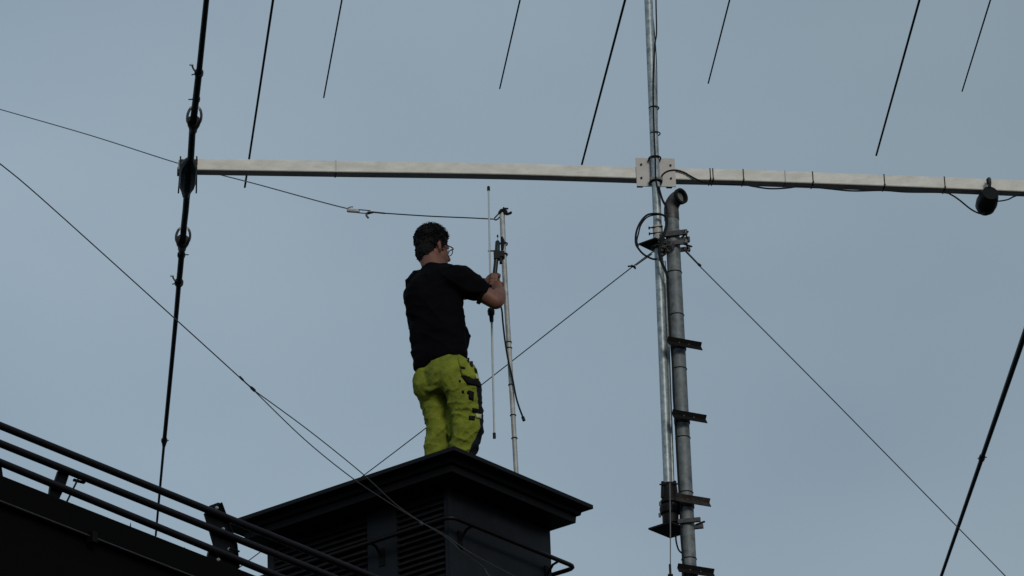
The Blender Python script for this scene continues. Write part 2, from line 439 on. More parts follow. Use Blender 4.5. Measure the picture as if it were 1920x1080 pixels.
# mount plate
P1, P2 = bp(1192.5, 297, bd_/2+.002), bp(1266, 350, bd_/2+.002)
pc = bp(1229.5, 323.5, bd_/2+.006)
B('mount_plate', pc, BD, BN, Z, 73.5/px(pc)/cos(radians(BAZ)), .008, 52/px(pc)/cos(radians(27.5)), PLATE, beam, bv=.002)
for (x, y) in ((1202, 309), (1257, 310.5), (1202.5, 334), (1258, 335)):
    p = bp(x, y, bd_/2+.010); T('bolt_or_sky_dot', [p, p+BN*.008], .007, DSTEEL, beam, seg=6)
for (x, y) in ((1200, 348.5), (1255, 350)):
    p = bp(x, y, bd_/2-.01); B('spacer', p, BD, BN, Z, .035, .03, .01, DSTEEL, beam)
for y in (297, 341):
    p = at(1229+(y-322)*.05, y, YM)
    pts = [p-BD*(mast_r+.008)-BN*.055] + ringpts(p, -BD, BN, mast_r+.009, 13, 0, pi, False) + [p+BD*(mast_r+.008)-BN*.055]
    T('u_bolt', pts, .0055, DSTEEL, beam, seg=8)
p = at(1230, 338, YM); B('saddle_clamp', p+BN*(mast_r*.2), BD, BN, Z, mast_r*2.9, mast_r*1.6, .022, STEEL, beam)
# cable ties on the boom
def boom_tie(x, y, w=.006):
    p = onface(x, y)
    i = min(range(len(axis)), key=lambda k: abs(proj(axis[k])[0]-x)); 
    u = proj(axis[i])[0]
    j = i+1 if u < x and i+1 < len(axis) else i-1
    f = (x-u)/(proj(axis[j])[0]-u); c = lerp(axis[i], axis[j], f)
    bm = bmesh.new()
    e = .0025
    for (off, s) in ((BN*(bd_/2+e/2), ('n')), (-BN*(bd_/2+e/2), 'n')):
        add_box(bm, c+off, BD, BN, Z, w, e, bh+2*e)
    for s in (1, -1): add_box(bm, c+Z*s*(bh/2+e/2), BD, BN, Z, w, bd_, e)
    add_box(bm, c+BN*(bd_/2+.006)-Z*(bh/2-.006), BD, BN, Z, w*1.4, .008, .008)
    link('cable_tie', bm, BLACKP, beam, smooth=False)
for x in (1330, 1335, 1392, 1522, 1656, 1769): boom_tie(x, 330, .0062)
for x in (630,): 
    pass
for x, w_ in ((629, .010), (1470, .004), (1850-380, .004)):
    i = min(range(len(axis)), key=lambda k: abs(proj(axis[k])[0]-x)); j = i+1 if proj(axis[i])[0] < x else i-1
    f = (x-proj(axis[i])[0])/(proj(axis[j])[0]-proj(axis[i])[0]); c = lerp(axis[i], axis[j], f)
    bt_ = (axis[max(i, j)]-axis[min(i, j)]).normalized(); bu_ = (Z-bt_*Z.dot(bt_)).normalized()
    B('joint_band', c, bt_, BN, bu_, w_, bd_+.003, bh+.003, POLE, beam, bv=.0008)
# left end clamp and element
zel = bp(350, 327, 0).z - .03
def EZ(x, y, z=None): return atz(x, y, zel if z is None else z)
el_px = [(352, 300), (357, 262), (362, 230), (367, 180), (371, 140), (380, 60), (386, 0), (396, -90), (412, -240)]
near = [EZ(x, y) for x, y in el_px]
far_px = [(352, 300), (346, 345), (346, 400), (343, 440), (336, 520), (323, 660), (307.5, 828), (300, 905), (292, 1002)]
far = [EZ(x, y) for x, y in far_px]
ctr = far[0]
def R(w, P): return w*.5/px(P)
el = thing('x', ctr, '', ''); bpy.data.objects.remove(el)
# one continuous stepped tube
seq = [(412, -240, 14), (396, -90, 12.5), (387, 0, 12), (380, 68, 12.3), (373.5, 132, 12.3), (373, 136, 14.2), (368, 180, 14.2), (364, 214, 14.2), (361, 240, 14), (357.5, 300, 14), (353, 335, 14),
       (350, 370, 13.5), (348, 395, 13.2), (345, 422, 13), (342, 460, 12.6), (337.5, 510, 12.2), (335.5, 530, 12), (335, 535, 10.4), (329.5, 600, 9.8), (323, 670, 9.2), (308.8, 818, 8.6), (308.2, 826, 10), (307.6, 833, 9), (307, 838, 5.8), (300, 915, 5.2), (292, 1004, 4.4)]
P = [EZ(x, y) for x, y, w_ in seq]
elem = T('element', P, [R(w_*.92, p) for p, (x, y, w_) in zip(P, seq)], DARKEL, beam, seg=14)
tag(elem, 'thick dark left-end element with clear ring insulators')
ed = (EZ(343, 440)-EZ(362, 230)).normalized(); es = ed.cross(Z).normalized()
for (x, y) in ((364, 222), (343, 446)):
    c = EZ(x, y)
    rr = 13.2/px(c)
    # loop insulator: short lantern of clear ribs around the tube, along the element
    bm = bmesh.new()
    for a0 in (0, .45, -.45, pi, pi+.45, pi-.45):
        dr = es*cos(a0)+Z*sin(a0)*.5
        rg = [c-ed*.135+dr*rr*.62, c-ed*.10+dr*rr*.86, c-ed*.04+dr*rr*1.02, c+ed*.02+dr*rr, c+ed*.05+dr*rr*.9]
        add_tube(bm, spline(rg, 4), .0042 if abs(sin(a0)) > .1 else .0062, 8)
    link('ring_insulator', bm, PLATE, elem)
    bm = bmesh.new()
    add_tube(bm, [c+ed*.035, c+ed*.04, c+ed*.075, c+ed*.12, c+ed*.16], [rr*.98, rr*1.0, rr*.9, 8.5/px(c), 7.7/px(c)], 18)
    link('socket', bm, DSTEEL, elem)
# hose clamps with tails
def hose(x, y, r_, sgn=-1, pale=True, tail=.045):
    c = EZ(x, y); up = Z
    T('hose_clamp', [c-ed*.012, c+ed*.012], r_/px(c), DSTEEL, elem, seg=16)
    s = V((1, 0, 0))*sgn
    if pale:
        T('clamp_strap', spline([c+s*.018-ed*.0+BN*.01, c+s*.035-ed*.05+BN*.01, c+s*.045-ed*.10+BN*.01], 4), .0055, PLATE, elem, seg=6)
        T('clamp_screw', [c+s*.035-ed*.10, c+s*.058-ed*.103], .0035, DSTEEL, elem, seg=6)
        T('clamp_screw', [c+s*.01, c+s*.040+ed*.02], .0035, DSTEEL, elem, seg=6)
    else:
        T('clamp_screw', [c+s*.01, c+s*tail], .0035, DSTEEL, elem, seg=6)
hose(373, 137, 8.6); hose(335.5, 530, 8.5)
hose(368, 186, 7.4, -1, False); hose(340, 478, 7.6, 1, False); hose(308, 826, 6, 1, False, .03)
# element-to-boom clamp housing
cE = EZ(353, 312)
bm = bmesh.new()
a = EZ(356, 305); rings = []
prof = [(357, 296, 5), (354, 310, 16), (353, 316, 17.5), (352, 332, 17), (350.5, 346, 16.5), (349.5, 356, 11), (348.5, 367, 7)]
PP = [EZ(x, y) for x, y, _ in prof]
add_tube(bm, PP, [R(w_*2, p)*.98 for p, (x, y, w_) in zip(PP, prof)], 10)
hsg = link('clamp_housing', bm, DARKEL, beam, angle=25)
bm = bmesh.new()
for x in (338.5, 369):
    p = bp(x, 306, bd_/2+.006); add_tube(bm, [p+Z*.045, p, EZ(x-4 if x < 350 else x-1, 362)-Z*.0], .0045, 8)
link('u_bolt', bm, DSTEEL, beam)
for (x) in (341, 367):
    p = bp(x, 310, bd_/2+.012); B('clamp_nut', p+Z*.02, BD, BN, Z, .022, .02, .03, DSTEEL, beam)
    B('clamp_lug', p-Z*.012, BD, BN, Z, .018, .018, .02, PLATE, beam)
ep = bp(339, 312, -.0); B('end_cap', ep-Z*.0, BD, BN, Z, .03, .055, .06, PLATE, beam)
for (x, y, dx) in ((335.5, 325, 0), ): 
    B('end_lug', bp(x, y-3, .0), BD, BN, Z, .02, .05, .035, DSTEEL, beam)

# element by tip/second pixel, horizontal, extended through the boom plane and mirrored
def element(parent, tip, p2, z, w0, w1, droop=0.02, planeP=None):
    A = atz(*tip, z); Q = atz(*p2, z); d = (Q-A); d.z = 0; d.normalize()
    t = ((planeP-A).dot(BN))/d.dot(BN); C_ = A+d*t
    hl = t
    pts = []; rs = []
    for k in range(13):
        f = k/12*2; s = A + d*(hl*f)
        g = abs(f-1); s.z = z - 0.0*g + (0 if f <= 1 else -.25*(f-1)**2)
        pts.append(s); rr = lerp(w1, w0, g)*.5/px(A if f < 1 else C_); rs.append(rr)
    o = T('element', pts, rs, GREENEL, parent, seg=10)
    return C_, o
Cr, er = element(beam, (1765-8, 1103), (1920, 630), zel, 6, 12, planeP=BP)
tag(er, 'thin dark element slanting down through the lower right corner')
bm = bmesh.new(); pcl = atz(1841, 859, zel)
dr_ = (atz(1920, 630, zel)-pcl).normalized()
add_tube(bm, [pcl-dr_*.02, pcl+dr_*.03], 6/px(pcl), 12); add_tube(bm, [pcl-V((.03, 0, 0)), pcl+V((.035, 0, .005))], .0035, 6)
link('hose_clamp', bm, DSTEEL, er)
B('element_clamp', Cr+Z*.01, BD, BN, Z, .09, .14, .05, DSTEEL, beam)

# balun
nb = bp(1857, 361, .10); fbz = az(97+0)
nb = at(1857, 362, (BP+BD*((1857-1229)/px(Pm))).y-.09)
fb = nb + V((-.028, .15, -.035))
bal = thing('choke_balun', nb, 'black cylinder hanging under the right end of the white boom', 'balun')
rb = 15.5/px(nb)
bm = bmesh.new(); dd = (fb-nb).normalized()
add_tube(bm, [nb, nb+dd*.004, nb+dd*.03, nb+dd*.09, fb-dd*.02, fb+dd*.01], [rb*.98, rb, rb*1.16, rb*1.32, rb*1.22, rb*.85], 28)
link('housing', bm, BLACKP, bal)
a_, b_ = basis(dd)
T('rim', ringpts(nb, a_, b_, rb*.93, 32), .0035, DSTEEL, bal, seg=8, closed=True)
T('end_disc', [nb-dd*.0015, nb+dd*.003], rb*.86, BLACKP, bal, seg=28)
hk = nb - dd*.0 + Z*rb
T('hanger', spline([hk+dd*.01, hk+Z*.02-dd*.005, hk+Z*.045, at(1853, 337, nb.y+.02)], 5), [.011]*15+[.008], STEEL, bal, seg=8)
T('hanger_knot', [at(1852.5, 336, nb.y), at(1854, 345, nb.y)], .012, BLACKP, bal, seg=8)

def facecable(name, pts, off, r, m=RUBBER, parent=None):
    return T(name, spline([bp(x, y, off) for x, y in pts], 8), r, m, parent, seg=8)
c_ = facecable('coax_cable', [(1238, 336), (1243, 327), (1252, 321), (1266, 319), (1282, 323), (1296, 331), (1310, 338), (1330, 343.5), (1392, 346), (1410, 349), (1440, 353.5), (1470, 353), (1500, 349.5), (1522, 350.5), (1560, 354.5), (1600, 358), (1656, 357), (1700, 360), (1768, 361), (1785, 366), (1800, 376), (1820, 392), (1836, 400), (1846, 400)], bd_/2+.012, .0052)
tag(c_, 'black coax cable strapped under the white boom from mast to balun', 'cable')
c_ = facecable('coax_cable', [(1864, 376), (1874, 377), (1890, 374), (1903, 368), (1925, 364), (1990, 368)], bd_/2+.03, .0045)
tag(c_, 'short black cable leaving the balun towards the right edge', 'cable')

# --- upper antennas (only the far element tips reach into the picture)
for zz, tips, lab, w0, w1 in (
    (CAM.z+13.75, [((459, 351), (512, 0)), ((1091, 308), (1172, 0)), ((1643, 291), (1724, 0))], 'upper beam antenna with three thicker dark elements whose tips hang into view', 3.9, 5.0),
    (CAM.z+14.75, [((607, 183), (641, 0)), ((937, 166), (975, 0)), ((1328, 156), (1368, 0)), ((1804, 171), (1857, 0))], 'topmost beam antenna with four thin dark elements whose short tips show', 2.8, 4)):
    Pt = mpt(zz); ua = thing('beam_antenna', Pt, lab, 'antenna', 'beam antennas on the mast')
    cs_ = []
    for tip, p2 in tips:
        c1, e1 = element(ua, tip, p2, zz, w0, w1, planeP=Pt-BN*.08); cs_.append(c1)
    a, b = min(cs_, key=lambda v: v.x), max(cs_, key=lambda v: v.x)
    B('boom', (a+b)*.5+Z*.035, BD, BN, Z, (b-a).length+.4, .06, .06, BOOM, ua)
    B('mount_plate', Pt-BN*.042, BD, BN, Z, .22, .008, .18, PLATE, ua)

# --- support pipe
pxs = lambda y: 1259 + (y-400)*(1293.5-1259)/(1080-400)
YP = YM+.0
Pt_ = at(pxs(410), 410, YP); Pb_ = at(pxs(1080), 1080, YP)
pr = 13.2/px(Pt_)
def ppt(y): return at(pxs(y), y, YP)
dn = (Pb_-Pt_).normalized()
base = Pb_ + dn*((Pb_.z-(DECKZ+.05))/-dn.z)
pipe = thing('support_pipe', base, 'stout grey galvanised support pipe with bent top and angle-iron steps', 'pipe')
T('pipe', [base, Pb_, Pt_], pr, PIPE, pipe, seg=28)
B('base_flange', base+Z*.01, UR, NR, Z, .25, .25, .02, STEEL, pipe)
# gooseneck
dgo = V((.68, -.73, .02)).normalized()
r1 = pr*1.05
c0 = Pt_+Z*.0; pts = [c0, c0+Z*.055]
Rb = .058
for k in range(1, 9):
    a = k/8*pi/2*1.0
    pts.append(c0+Z*.055 + Z*Rb*sin(a) + dgo*Rb*(1-cos(a)))
pts.append(pts[-1]+dgo*.03)
elb = T('gooseneck', pts, [r1]*2+[r1]*8+[r1], PIPED, pipe, seg=28, caps=False)
e = pts[-1]; a_, b_ = basis(dgo)
bm = bmesh.new(); add_tube(bm, [e-dgo*.012, e+dgo*.008], r1*1.12, 28, caps=False); add_tube(bm, [e+dgo*.008, e-dgo*.03], r1*.82, 28, caps=False)
# annulus
o1 = [bm.verts.new(e+dgo*.008+(a_*cos(2*pi*k/28)+b_*sin(2*pi*k/28))*r1*1.12) for k in range(28)]
o2 = [bm.verts.new(e+dgo*.008+(a_*cos(2*pi*k/28)+b_*sin(2*pi*k/28))*r1*.82) for k in range(28)]
for k in range(28): bm.faces.new((o1[k], o1[(k+1) % 28], o2[(k+1) % 28], o2[k]))
link('neck_lip', bm, DSTEEL, elb)
T('neck_inner', [e-dgo*.02, e-dgo*.018], r1*.8, PIPE, elb, seg=24)
for y, h in ((400, .012), (408, .016)):
    p = ppt(y); T('coupling', [p-Z*h, p+Z*h], pr*1.07, PIPED if y == 400 else STEEL, pipe, seg=28)
for y in (512, 592, 693, 822, 925, 1049):
    p = ppt(y); T('strap', ringpts(p, V((1, 0, 0)), V((0, 1, 0)), pr+.001, 28), .0032, DSTEEL, pipe, seg=6, closed=True)
SD = az(28); SN = V((SD.y, -SD.x, 0))
def step(x0, y0, x1, m):
    A = at(x0, y0, YP+.02)
    A = A + BN*0
    Lx = (x1-x0)/px(A)/SD.x*.97
    bm = bmesh.new(); wv = .031; t = .0045
    for s in (1, -1):
        nrm = (SN*.6 + Z*s).normalized(); nn = nrm.cross(SD).normalized()
        add_prism(bm, [A, A+nrm*wv, A+nrm*wv+nn*t, A+nn*t], SD*Lx)
    o = link('step', bm, m, pipe, smooth=False)
    for f in (.33, .62):
        p = A+SD*Lx*f+SN*.008; T('bolt_or_sky_dot', [p-SN*.01, p+SN*.004], .005, STEEL, o, seg=6)
YPs = YP
for (x0, y0, x1, m) in ((1251, 640, 1317, RUST), (1260, 777, 1326, RUST), (1266, 934, 1333, RUST2), (1270, 1066, 1341, RUST)):
    # steps sit on the camera side of the pipe
    YPb = YP; YP = YPb-.15; step(x0, y0, x1, m); YP = YPb
for y in (652, 790, 948, 1078):
    p = ppt(y); T('step_clamp', [p-Z*.016, p+Z*.016], pr*1.12, DSTEEL, pipe, seg=24)

# clamps joining mast and pipe near the top
zc = ppt(455).z
Pq = ppt(455); Mq = mpt(zc)
mid = (Pq+Mq)/2
tb = thing('thrust_bracket', mid, 'dark bracket with triangular plate clamping the mast to the pipe, under the gooseneck', 'bracket')
lc = at(1197, 459, YM-.02)
def corner_plate(lc, la, lb, th, m, parent, name):
    bm = bmesh.new(); U2 = az(50); W2 = az(-38)
    add_prism(bm, [lc, lc+U2*la, lc+U2*la+W2*lb, lc+W2*lb], Z*th); bevel(bm, .0012)
    return link(name, bm, m, parent)
corner_plate(lc, .13, .125, .009, DSTEEL, tb, 'bearing_plate')
# collar on mast
m1 = mpt(at(1236, 437, YM).z)
T('collar', [m1-Z*.045, m1+Z*.045], mast_r*1.18, PLATE, tb, seg=20)
for dz in (-.012, .026):
    T('clamp_bolt', [m1+Z*dz+V((-.055, -.02, .0)), m1+Z*dz+V((.03, -.03, 0.004))], .0045, DSTEEL, tb, seg=8)
    T('bolt_head', [m1+Z*dz+V((-.055, -.02, 0)), m1+Z*dz+V((-.047, -.02, 0))], .009, DSTEEL, tb, seg=6)
T('bearing', [m1-Z*.105, m1-Z*.10, m1-Z*.06, m1-Z*.05], [mast_r*1.5, mast_r*1.75, mast_r*1.6, mast_r*1.2], STEEL, tb, seg=20)
def saddle(y, w=.17, m=STEEL, h=.028, tilt_=.0, dirz=0, off=0):
    p = ppt(y)
    d = az(-10)
    bm = bmesh.new()
    add_box(bm, p+d*(.015+off)+az(-100)*(pr+.010), d, az(80), Z, w, .018, h)
    add_box(bm, p+d*(.015+off)-az(-100)*(pr+.008), d, az(80), Z, w, .014, h)
    bevel(bm, .003)
    o = link('pipe_clamp', bm, m, tb)
    for s in (-.42, .42):
        q0 = p+d*(.015+off+w*s)
        T('clamp_bolt', [q0+az(-100)*(pr+.035), q0-az(-100)*(pr+.05)], .005, DSTEEL, o, seg=8)
        T('bolt_head', [q0+az(-100)*(pr+.019), q0+az(-100)*(pr+.026)], .0095, GALV, o, seg=6)
    return o
saddle(445, .16, STEEL, .030); saddle(463, .17, PIPED, .026, off=-.005)
T('clamp_strap', [ppt(437)-Z*.012, ppt(437)+Z*.012], pr*1.12, PIPE, tb, seg=24)
T('clamp_bolt', [at(1278, 446, YP-.06), at(1290, 434, YP-.03)], .006, DSTEEL, tb, seg=8)
T('clamp_bolt', [at(1276, 456, YP-.06), at(1298, 462.5, YP-.06)], .0055, DSTEEL, tb, seg=8)
bm = bmesh.new()
for k, (x, y) in enumerate(((1238, 457), (1245, 462), (1241, 468), (1249, 453), (1255, 458), (1252, 468), (1262, 462))):
    p = at(x, y, YP-.065+.01*(k % 3)); dv = V((random.uniform(-1, 1), random.uniform(-.5, .5), random.uniform(-1, 1))).normalized()
    add_tube(bm, [p-dv*.02, p+dv*.02], .0065, 7)
    add_tube(bm, ringpts(p, V((1, 0, 0)), V((0, .5, .85)), .012, 10), .003, 5, closed=True)
link('shackles', bm, STEEL, tb)
T('hook', spline([at(1236, 470, YP-.07), at(1240, 480, YP-.06), at(1247, 476, YP-.05), at(1249, 468, YP-.05)], 5), .006, DSTEEL, tb, seg=8)

# rotator
zr0 = at(1256, 990, YM); 
plc = at(1215.5, 993, YM-.02)
rot = thing('antenna_rotator', V((mpt(plc.z).x, YM, plc.z)), 'dark bell-shaped rotator on a diamond plate at the foot of the mast', 'rotator')
corner_plate(plc, .20, .16, .010, DSTEEL, rot, 'base_plate')
bx = V((at(1256, 950, YM).x, YM, 0))
def rz(y): return at(1256, y, YM).z
prof = [(982, 17), (972, 17), (966, 17), (963, 21), (955, 22), (950, 21), (946, 16), (944, 20), (940, 20), (938, 17), (928, 15.5), (915, 14.5), (912, 14), (910, 15), (907, 13)]
T('rotator_body', [V((bx.x, YM, rz(y))) for y, _ in prof], [w_/px(bx+Z*10)*.92 for _, w_ in prof], DSTEEL, rot, seg=24)
for s in (-1, 1):
    T('jaw', [V((bx.x+s*.038, YM-.02, rz(935))), V((bx.x+s*.034, YM-.02, rz(905)))], [.013, .010], DSTEEL, rot, seg=8)
T('jaw_bolt', [V((bx.x-.055, YM-.035, rz(912))), V((bx.x+.055, YM-.035, rz(912)))], .005, DSTEEL, rot, seg=8)
p = at(1250, 951, YM-.06)
for (x, y) in ((1238, 945), (1237, 966), (1262, 946)):
    p = at(x, y, YM-.05); T('body_bolt', [p-Z*.012, p+Z*.012], .007, STEEL, rot, seg=6)
q0 = ppt(983); d = az(-10)
bm = bmesh.new()
add_box(bm, q0+d*.02+az(-100)*(pr+.012), d, az(80), Z, .13, .02, .024); add_box(bm, q0+d*.02-az(-100)*(pr+.012), d, az(80), Z, .13, .02, .024); bevel(bm, .003)
link('pipe_clamp', bm, STEEL, rot)
T('clamp_bolt', [at(1305, 984, YP-.06), at(1321, 978, YP-.03)], .006, DSTEEL, rot, seg=8)

# cables about the mast
lp = [(1250, 1100)]
cc = cable('coax_cable', [(1235, 350), (1238, 362), (1243, 377), (1249, 388), (1250, 400)], YM-.05, .0065); tag(cc, 'short thick black cable hanging from the boom plate onto the gooseneck pipe', 'cable')
ctr_ = (1222, 443)
pts = []
for k in range(29):
    a = radians(-20 + k*10.6)
    pts.append((1227+34.5*cos(-a)*(1.0), 443.5+43*sin(-a)))
pts2 = [(1248, 406), (1240, 402), (1226, 400.5), (1212, 404), (1200, 418), (1193, 436), (1192, 455), (1197, 466), (1207, 477), (1222, 485), (1232, 486)]
cc = cable('coax_loop', pts2, YM-.075, .0062, n=8); tag(cc, 'thick black cable loop curling out left of the mast below the boom', 'cable')
pts3 = [(1250, 412), (1244, 404.5), (1232, 402.5), (1214, 407), (1202, 421), (1197, 438), (1194, 452), (1197, 462)]
cc = cable('coax_loop', pts3, YM-.06, .0045, n=8); tag(cc, 'thinner inner black cable loop left of the mast below the boom', 'cable')
cc = cable('coax_cable', [(1250, 404), (1250, 420), (1246, 436), (1240, 455), (1236, 470), (1240, 490), (1248, 508), (1252, 520)], YM-.09, .009); tag(cc, 'thick black cable sweeping between mast and pipe through the clamps', 'cable')
cc = cable('coax_cable', [(1252, 520), (1253, 560), (1256, 620), (1261, 680), (1263, 740), (1267, 800), (1270, 860), (1273, 910), (1276, 950), (1277, 1000), (1281, 1050), (1284, 1100), (1289, 1200)], YM-.04, .0065); tag(cc, 'black cable running down the left side of the grey pipe', 'cable')
cc = cable('coax_cable', [(1267, 1004), (1268, 1016), (1272, 1030), (1278, 1037)], YM-.03, .005); tag(cc, 'small black cable curl beneath the rotator plate', 'cable')
cc = cable('highlight_tube', [(1245, 490), (1252, 640), (1257, 780), (1262, 930)], YM+.02, .011, GALV, seg=12); tag(cc, 'thin galvanised tube added for the bright highlight band beside the mast, between mast and pipe', 'tube')  # tube added to stand in for a bright highlight along the mast
rope = thing('pull_rope', at(1257, 1100, YM-.12), 'thin pale rope hanging in front of the rotator', 'rope')
T('cord', [at(1256, 905, YM-.12), at(1257, 990, YM-.12), at(1257, 1062, YM-.12), at(1258, 1150, YM-.12)], .0032, ROPE, rope, seg=6)
T('splice', [at(1256, 1058, YM-.12), at(1257, 1078, YM-.12)], .007, DSTEEL, rope, seg=6)
T('shackle', [at(1252, 1079, YM-.12), at(1262, 1079, YM-.12)], .009, DSTEEL, rope, seg=6)

# ------------------------------------------------------------------ wires
def wire(name, pts, r, label, m=WIRE, cat='wire', group=None, n=6):
    P = [at(*p) for p in pts]
    o = T(name, spline(P, n), r, m, None, seg=6); tag(o, label, cat, group); return o
# A wire antenna to pole top
A1 = thing('wire_antenna', at(680, 396, 23.6), 'thin wire running from upper left behind the boom to the pole top, with an insulator', 'wire')
Ya = [(-2600, -420, 46), (-900, -40, 35), (-120, 170, 29.5), (0, 205, 28.6), (170, 254, 27.2), (340, 308, 26), (480, 345, 25), (600, 378, 24.2), (655, 392, 23.75)]
T('wire', spline([at(*p) for p in Ya], 6), .0038, WIRE, A1, seg=6)
Yb = [(695, 398, 23.6), (800, 405, 23.45), (880, 408.5, 23.35), (928, 411, 23.25)]
T('wire', spline([at(*p) for p in Yb], 6), .0036, WIRE, A1, seg=6)
T('insulator', [at(651, 394, 23.7), at(653, 394.5, 23.7), at(672, 396, 23.7), at(674, 396.5, 23.7)], [.010, .012, .0115, .009], INSUL, A1, seg=10)
T('wire_twist', spline([at(650, 392, 23.7), at(656, 388.5, 23.7), at(662, 388, 23.7)], 4), .003, WIRE, A1, seg=6)
T('link_upper', [at(672, 393, 23.7), at(694, 395, 23.6)], .0035, WIRE, A1, seg=6)
T('link_lower', [at(672, 399, 23.7), at(690, 400.5, 23.6)], .0035, WIRE, A1, seg=6)
T('shackle', [at(689, 399.5, 23.6), at(700, 398, 23.6)], [.010, .006], DSTEEL, A1, seg=8)
T('tail', spline([at(688, 399, 23.6), at(687, 404, 23.6), at(691, 409, 23.6)], 4), .006, WIRE, A1, seg=6)
T('link_upper', [at(697, 397.5, 23.6), at(722, 400, 23.6)], .0048, WIRE, A1, seg=6)
# B wires at the lower left in front of tower
W = thing('guy_wire', at(475, 730, 20.6), 'guy wire from the left edge, splitting at a knot before the tower', 'wire')
T('wire', spline([at(-3000, -1900, 14), at(-900, -400, 18), at(-80, 245, 19.6), at(0, 307, 19.8), at(80, 374, 20.0), at(322, 592, 20.4), at(452, 710, 20.6), at(475, 731, 20.6)], 5), .0031, WIRE, W, seg=6)
T('splice', spline([at(449, 706, 20.6), at(458, 715, 20.6), at(468, 724, 20.6), at(478, 733, 20.6)], 3), [.006]*3+[.003]*4+[.008]*3, DSTEEL, W, seg=6)
T('wire', spline([at(475, 731, 20.6), at(570, 823, 20.7), at(660, 896, 20.8), at(735, 946, 20.9), at(791, 980, 20.95)], 5), .0027, WIRE, W, seg=6)
T('wire', spline([at(475, 731, 20.6), at(575, 804, 20.7), at(676, 885, 20.8), at(740, 944, 20.9), at(791, 980, 20.95)], 5), .0027, WIRE, W, seg=6)
T('knot', [at(787, 979, 20.93), at(793, 983, 20.93)], .007, STEEL, W, seg=6)
T('wire', spline([at(791, 980, 20.95), at(835, 1003, 21), at(880, 1035, 21.0), at(960, 1078, 21.1), at(1040, 1120, 21.2), at(1500, 1350, 21.9)], 5), .0022, WIRE, W, seg=6)
T('wire', spline([at(791, 980, 20.95), at(840, 1010, 21), at(866, 1034, 21.0), at(905, 1062, 21.1), at(980, 1120, 21.2), at(1480, 1400, 21.9)], 5), .0022, WIRE, W, seg=6)
# C
G = thing('guy_wire', at(1222, 476, YM-.03), 'guy wire dropping left from the mast clamp behind the man', 'wire')
T('wire', spline([at(1228, 472, YM), at(1186, 500, 24.5), at(905, 720, 25.7), at(697, 880, 26.9), at(430, 1078, 28.4), at(380, 1117, 28.7), at(-100, 1500, 31)], 5), .0034, WIRE, G, seg=6)
T('splice', [at(1222, 476, YM), at(1192, 497, YM+.1)], .005, ROPE, G, seg=6)
T('grip', spline([at(1177, 499.5, 24.5), at(1185, 499, 24.5), at(1192, 501, 24.5)], 3), .005, DSTEEL, G, seg=6)
T('grip', [at(1184, 497, 24.5), at(1192, 504, 24.5)], .005, DSTEEL, G, seg=6)
G = thing('guy_wire', at(1281, 466, YM), 'guy wire dropping right from the pipe clamp to the lower right corner', 'wire')
T('wire', spline([at(1281, 466, YM), at(1311, 498, 24.35), at(1550, 738, 25), at(1885, 1080, 26.2), at(1960, 1157, 26.5), at(2900, 2120, 30)], 5), .0034, WIRE, G, seg=6)
T('splice', [at(1284, 469, YM), at(1311, 497, 24.35)], .0052, DSTEEL, G, seg=6)
T('thimble', ringpts(at(1282, 467.5, YM-.01), V((1, 0, 0)), Z, .012, 14), .0035, STEEL, G, seg=6, closed=True)
T('grip', [at(1309, 495, 24.35), at(1314, 499, 24.35)], .008, DSTEEL, G, seg=6)

# ------------------------------------------------------------------ pole on the tower
YPO = 23.24
ptop, pbot = at(942, 402, YPO), atz(973, 985, ROOFZ+.02)
pbot = V((at(971.5, 940, YPO+.0).x, YPO, ROOFZ+.03))
pole = thing('antenna_pole', pbot, 'slim pale aluminium pole standing on the tower in front of the man', 'pole')
ppole = [(941.5, 400, 10), (944, 470, 10), (949.5, 570, 9.6), (955, 660, 9.4), (961, 760, 9.2), (967.5, 880, 9)]
P = [at(x, y, YPO) for x, y, _ in ppole]; 
ext = P[-1] + (P[-1]-P[-2])*((P[-1].z-pbot.z)/(P[-2].z-P[-1].z)); pole.location = ext
P.append(ext)
T('pole_tube', P, [w_*.5/px(p) for p, (_, _, w_) in zip(P, ppole+[(0, 0, 9)])], POLE, pole, seg=16)
B('foot_plate', ext+Z*.004, UR, NR, Z, .14, .14, .01, STEEL, pole)
for y, x in ((642, 954), (653, 954.6), (722, 958.6), (779, 962), (822, 964.5)):
    p = at(x, y, YPO); T('cable_tie', ringpts(p, V((1, 0, 0)), V((0, 1, 0)), .0155, 16), .0032, DSTEEL, pole, seg=6, closed=True)
# top hook fitting
hd = at(942, 398, YPO)
bm = bmesh.new()
add_tube(bm, [at(935.5, 400, YPO-.01), at(940, 395.5, YPO-.01), at(946, 393.5, YPO-.01), at(950, 398, YPO-.01)], [.008, .013, .014, .008], 8)
add_tube(bm, spline([at(945, 397, YPO-.01), at(950, 401, YPO-.02), at(957, 399.5, YPO-.02), at(957.5, 397, YPO-.02)], 4), [.009]*6+[.008]*6+[.005], 8)
add_tube(bm, spline([at(944, 392, YPO), at(948, 391, YPO), at(953, 391.5, YPO)], 4), .0055, 8)
add_tube(bm, [at(944, 388.5, YPO), at(946, 394, YPO)], [.004, .008], 6)
link('hook_fitting', bm, DSTEEL, pole)
T('shackle', spline([at(936, 400, YPO), at(931, 405, YPO), at(927.5, 409, YPO), at(929, 412.5, YPO), at(934, 410, YPO), at(937, 406.5, YPO)], 5), .0042, STEEL, pole, seg=6)

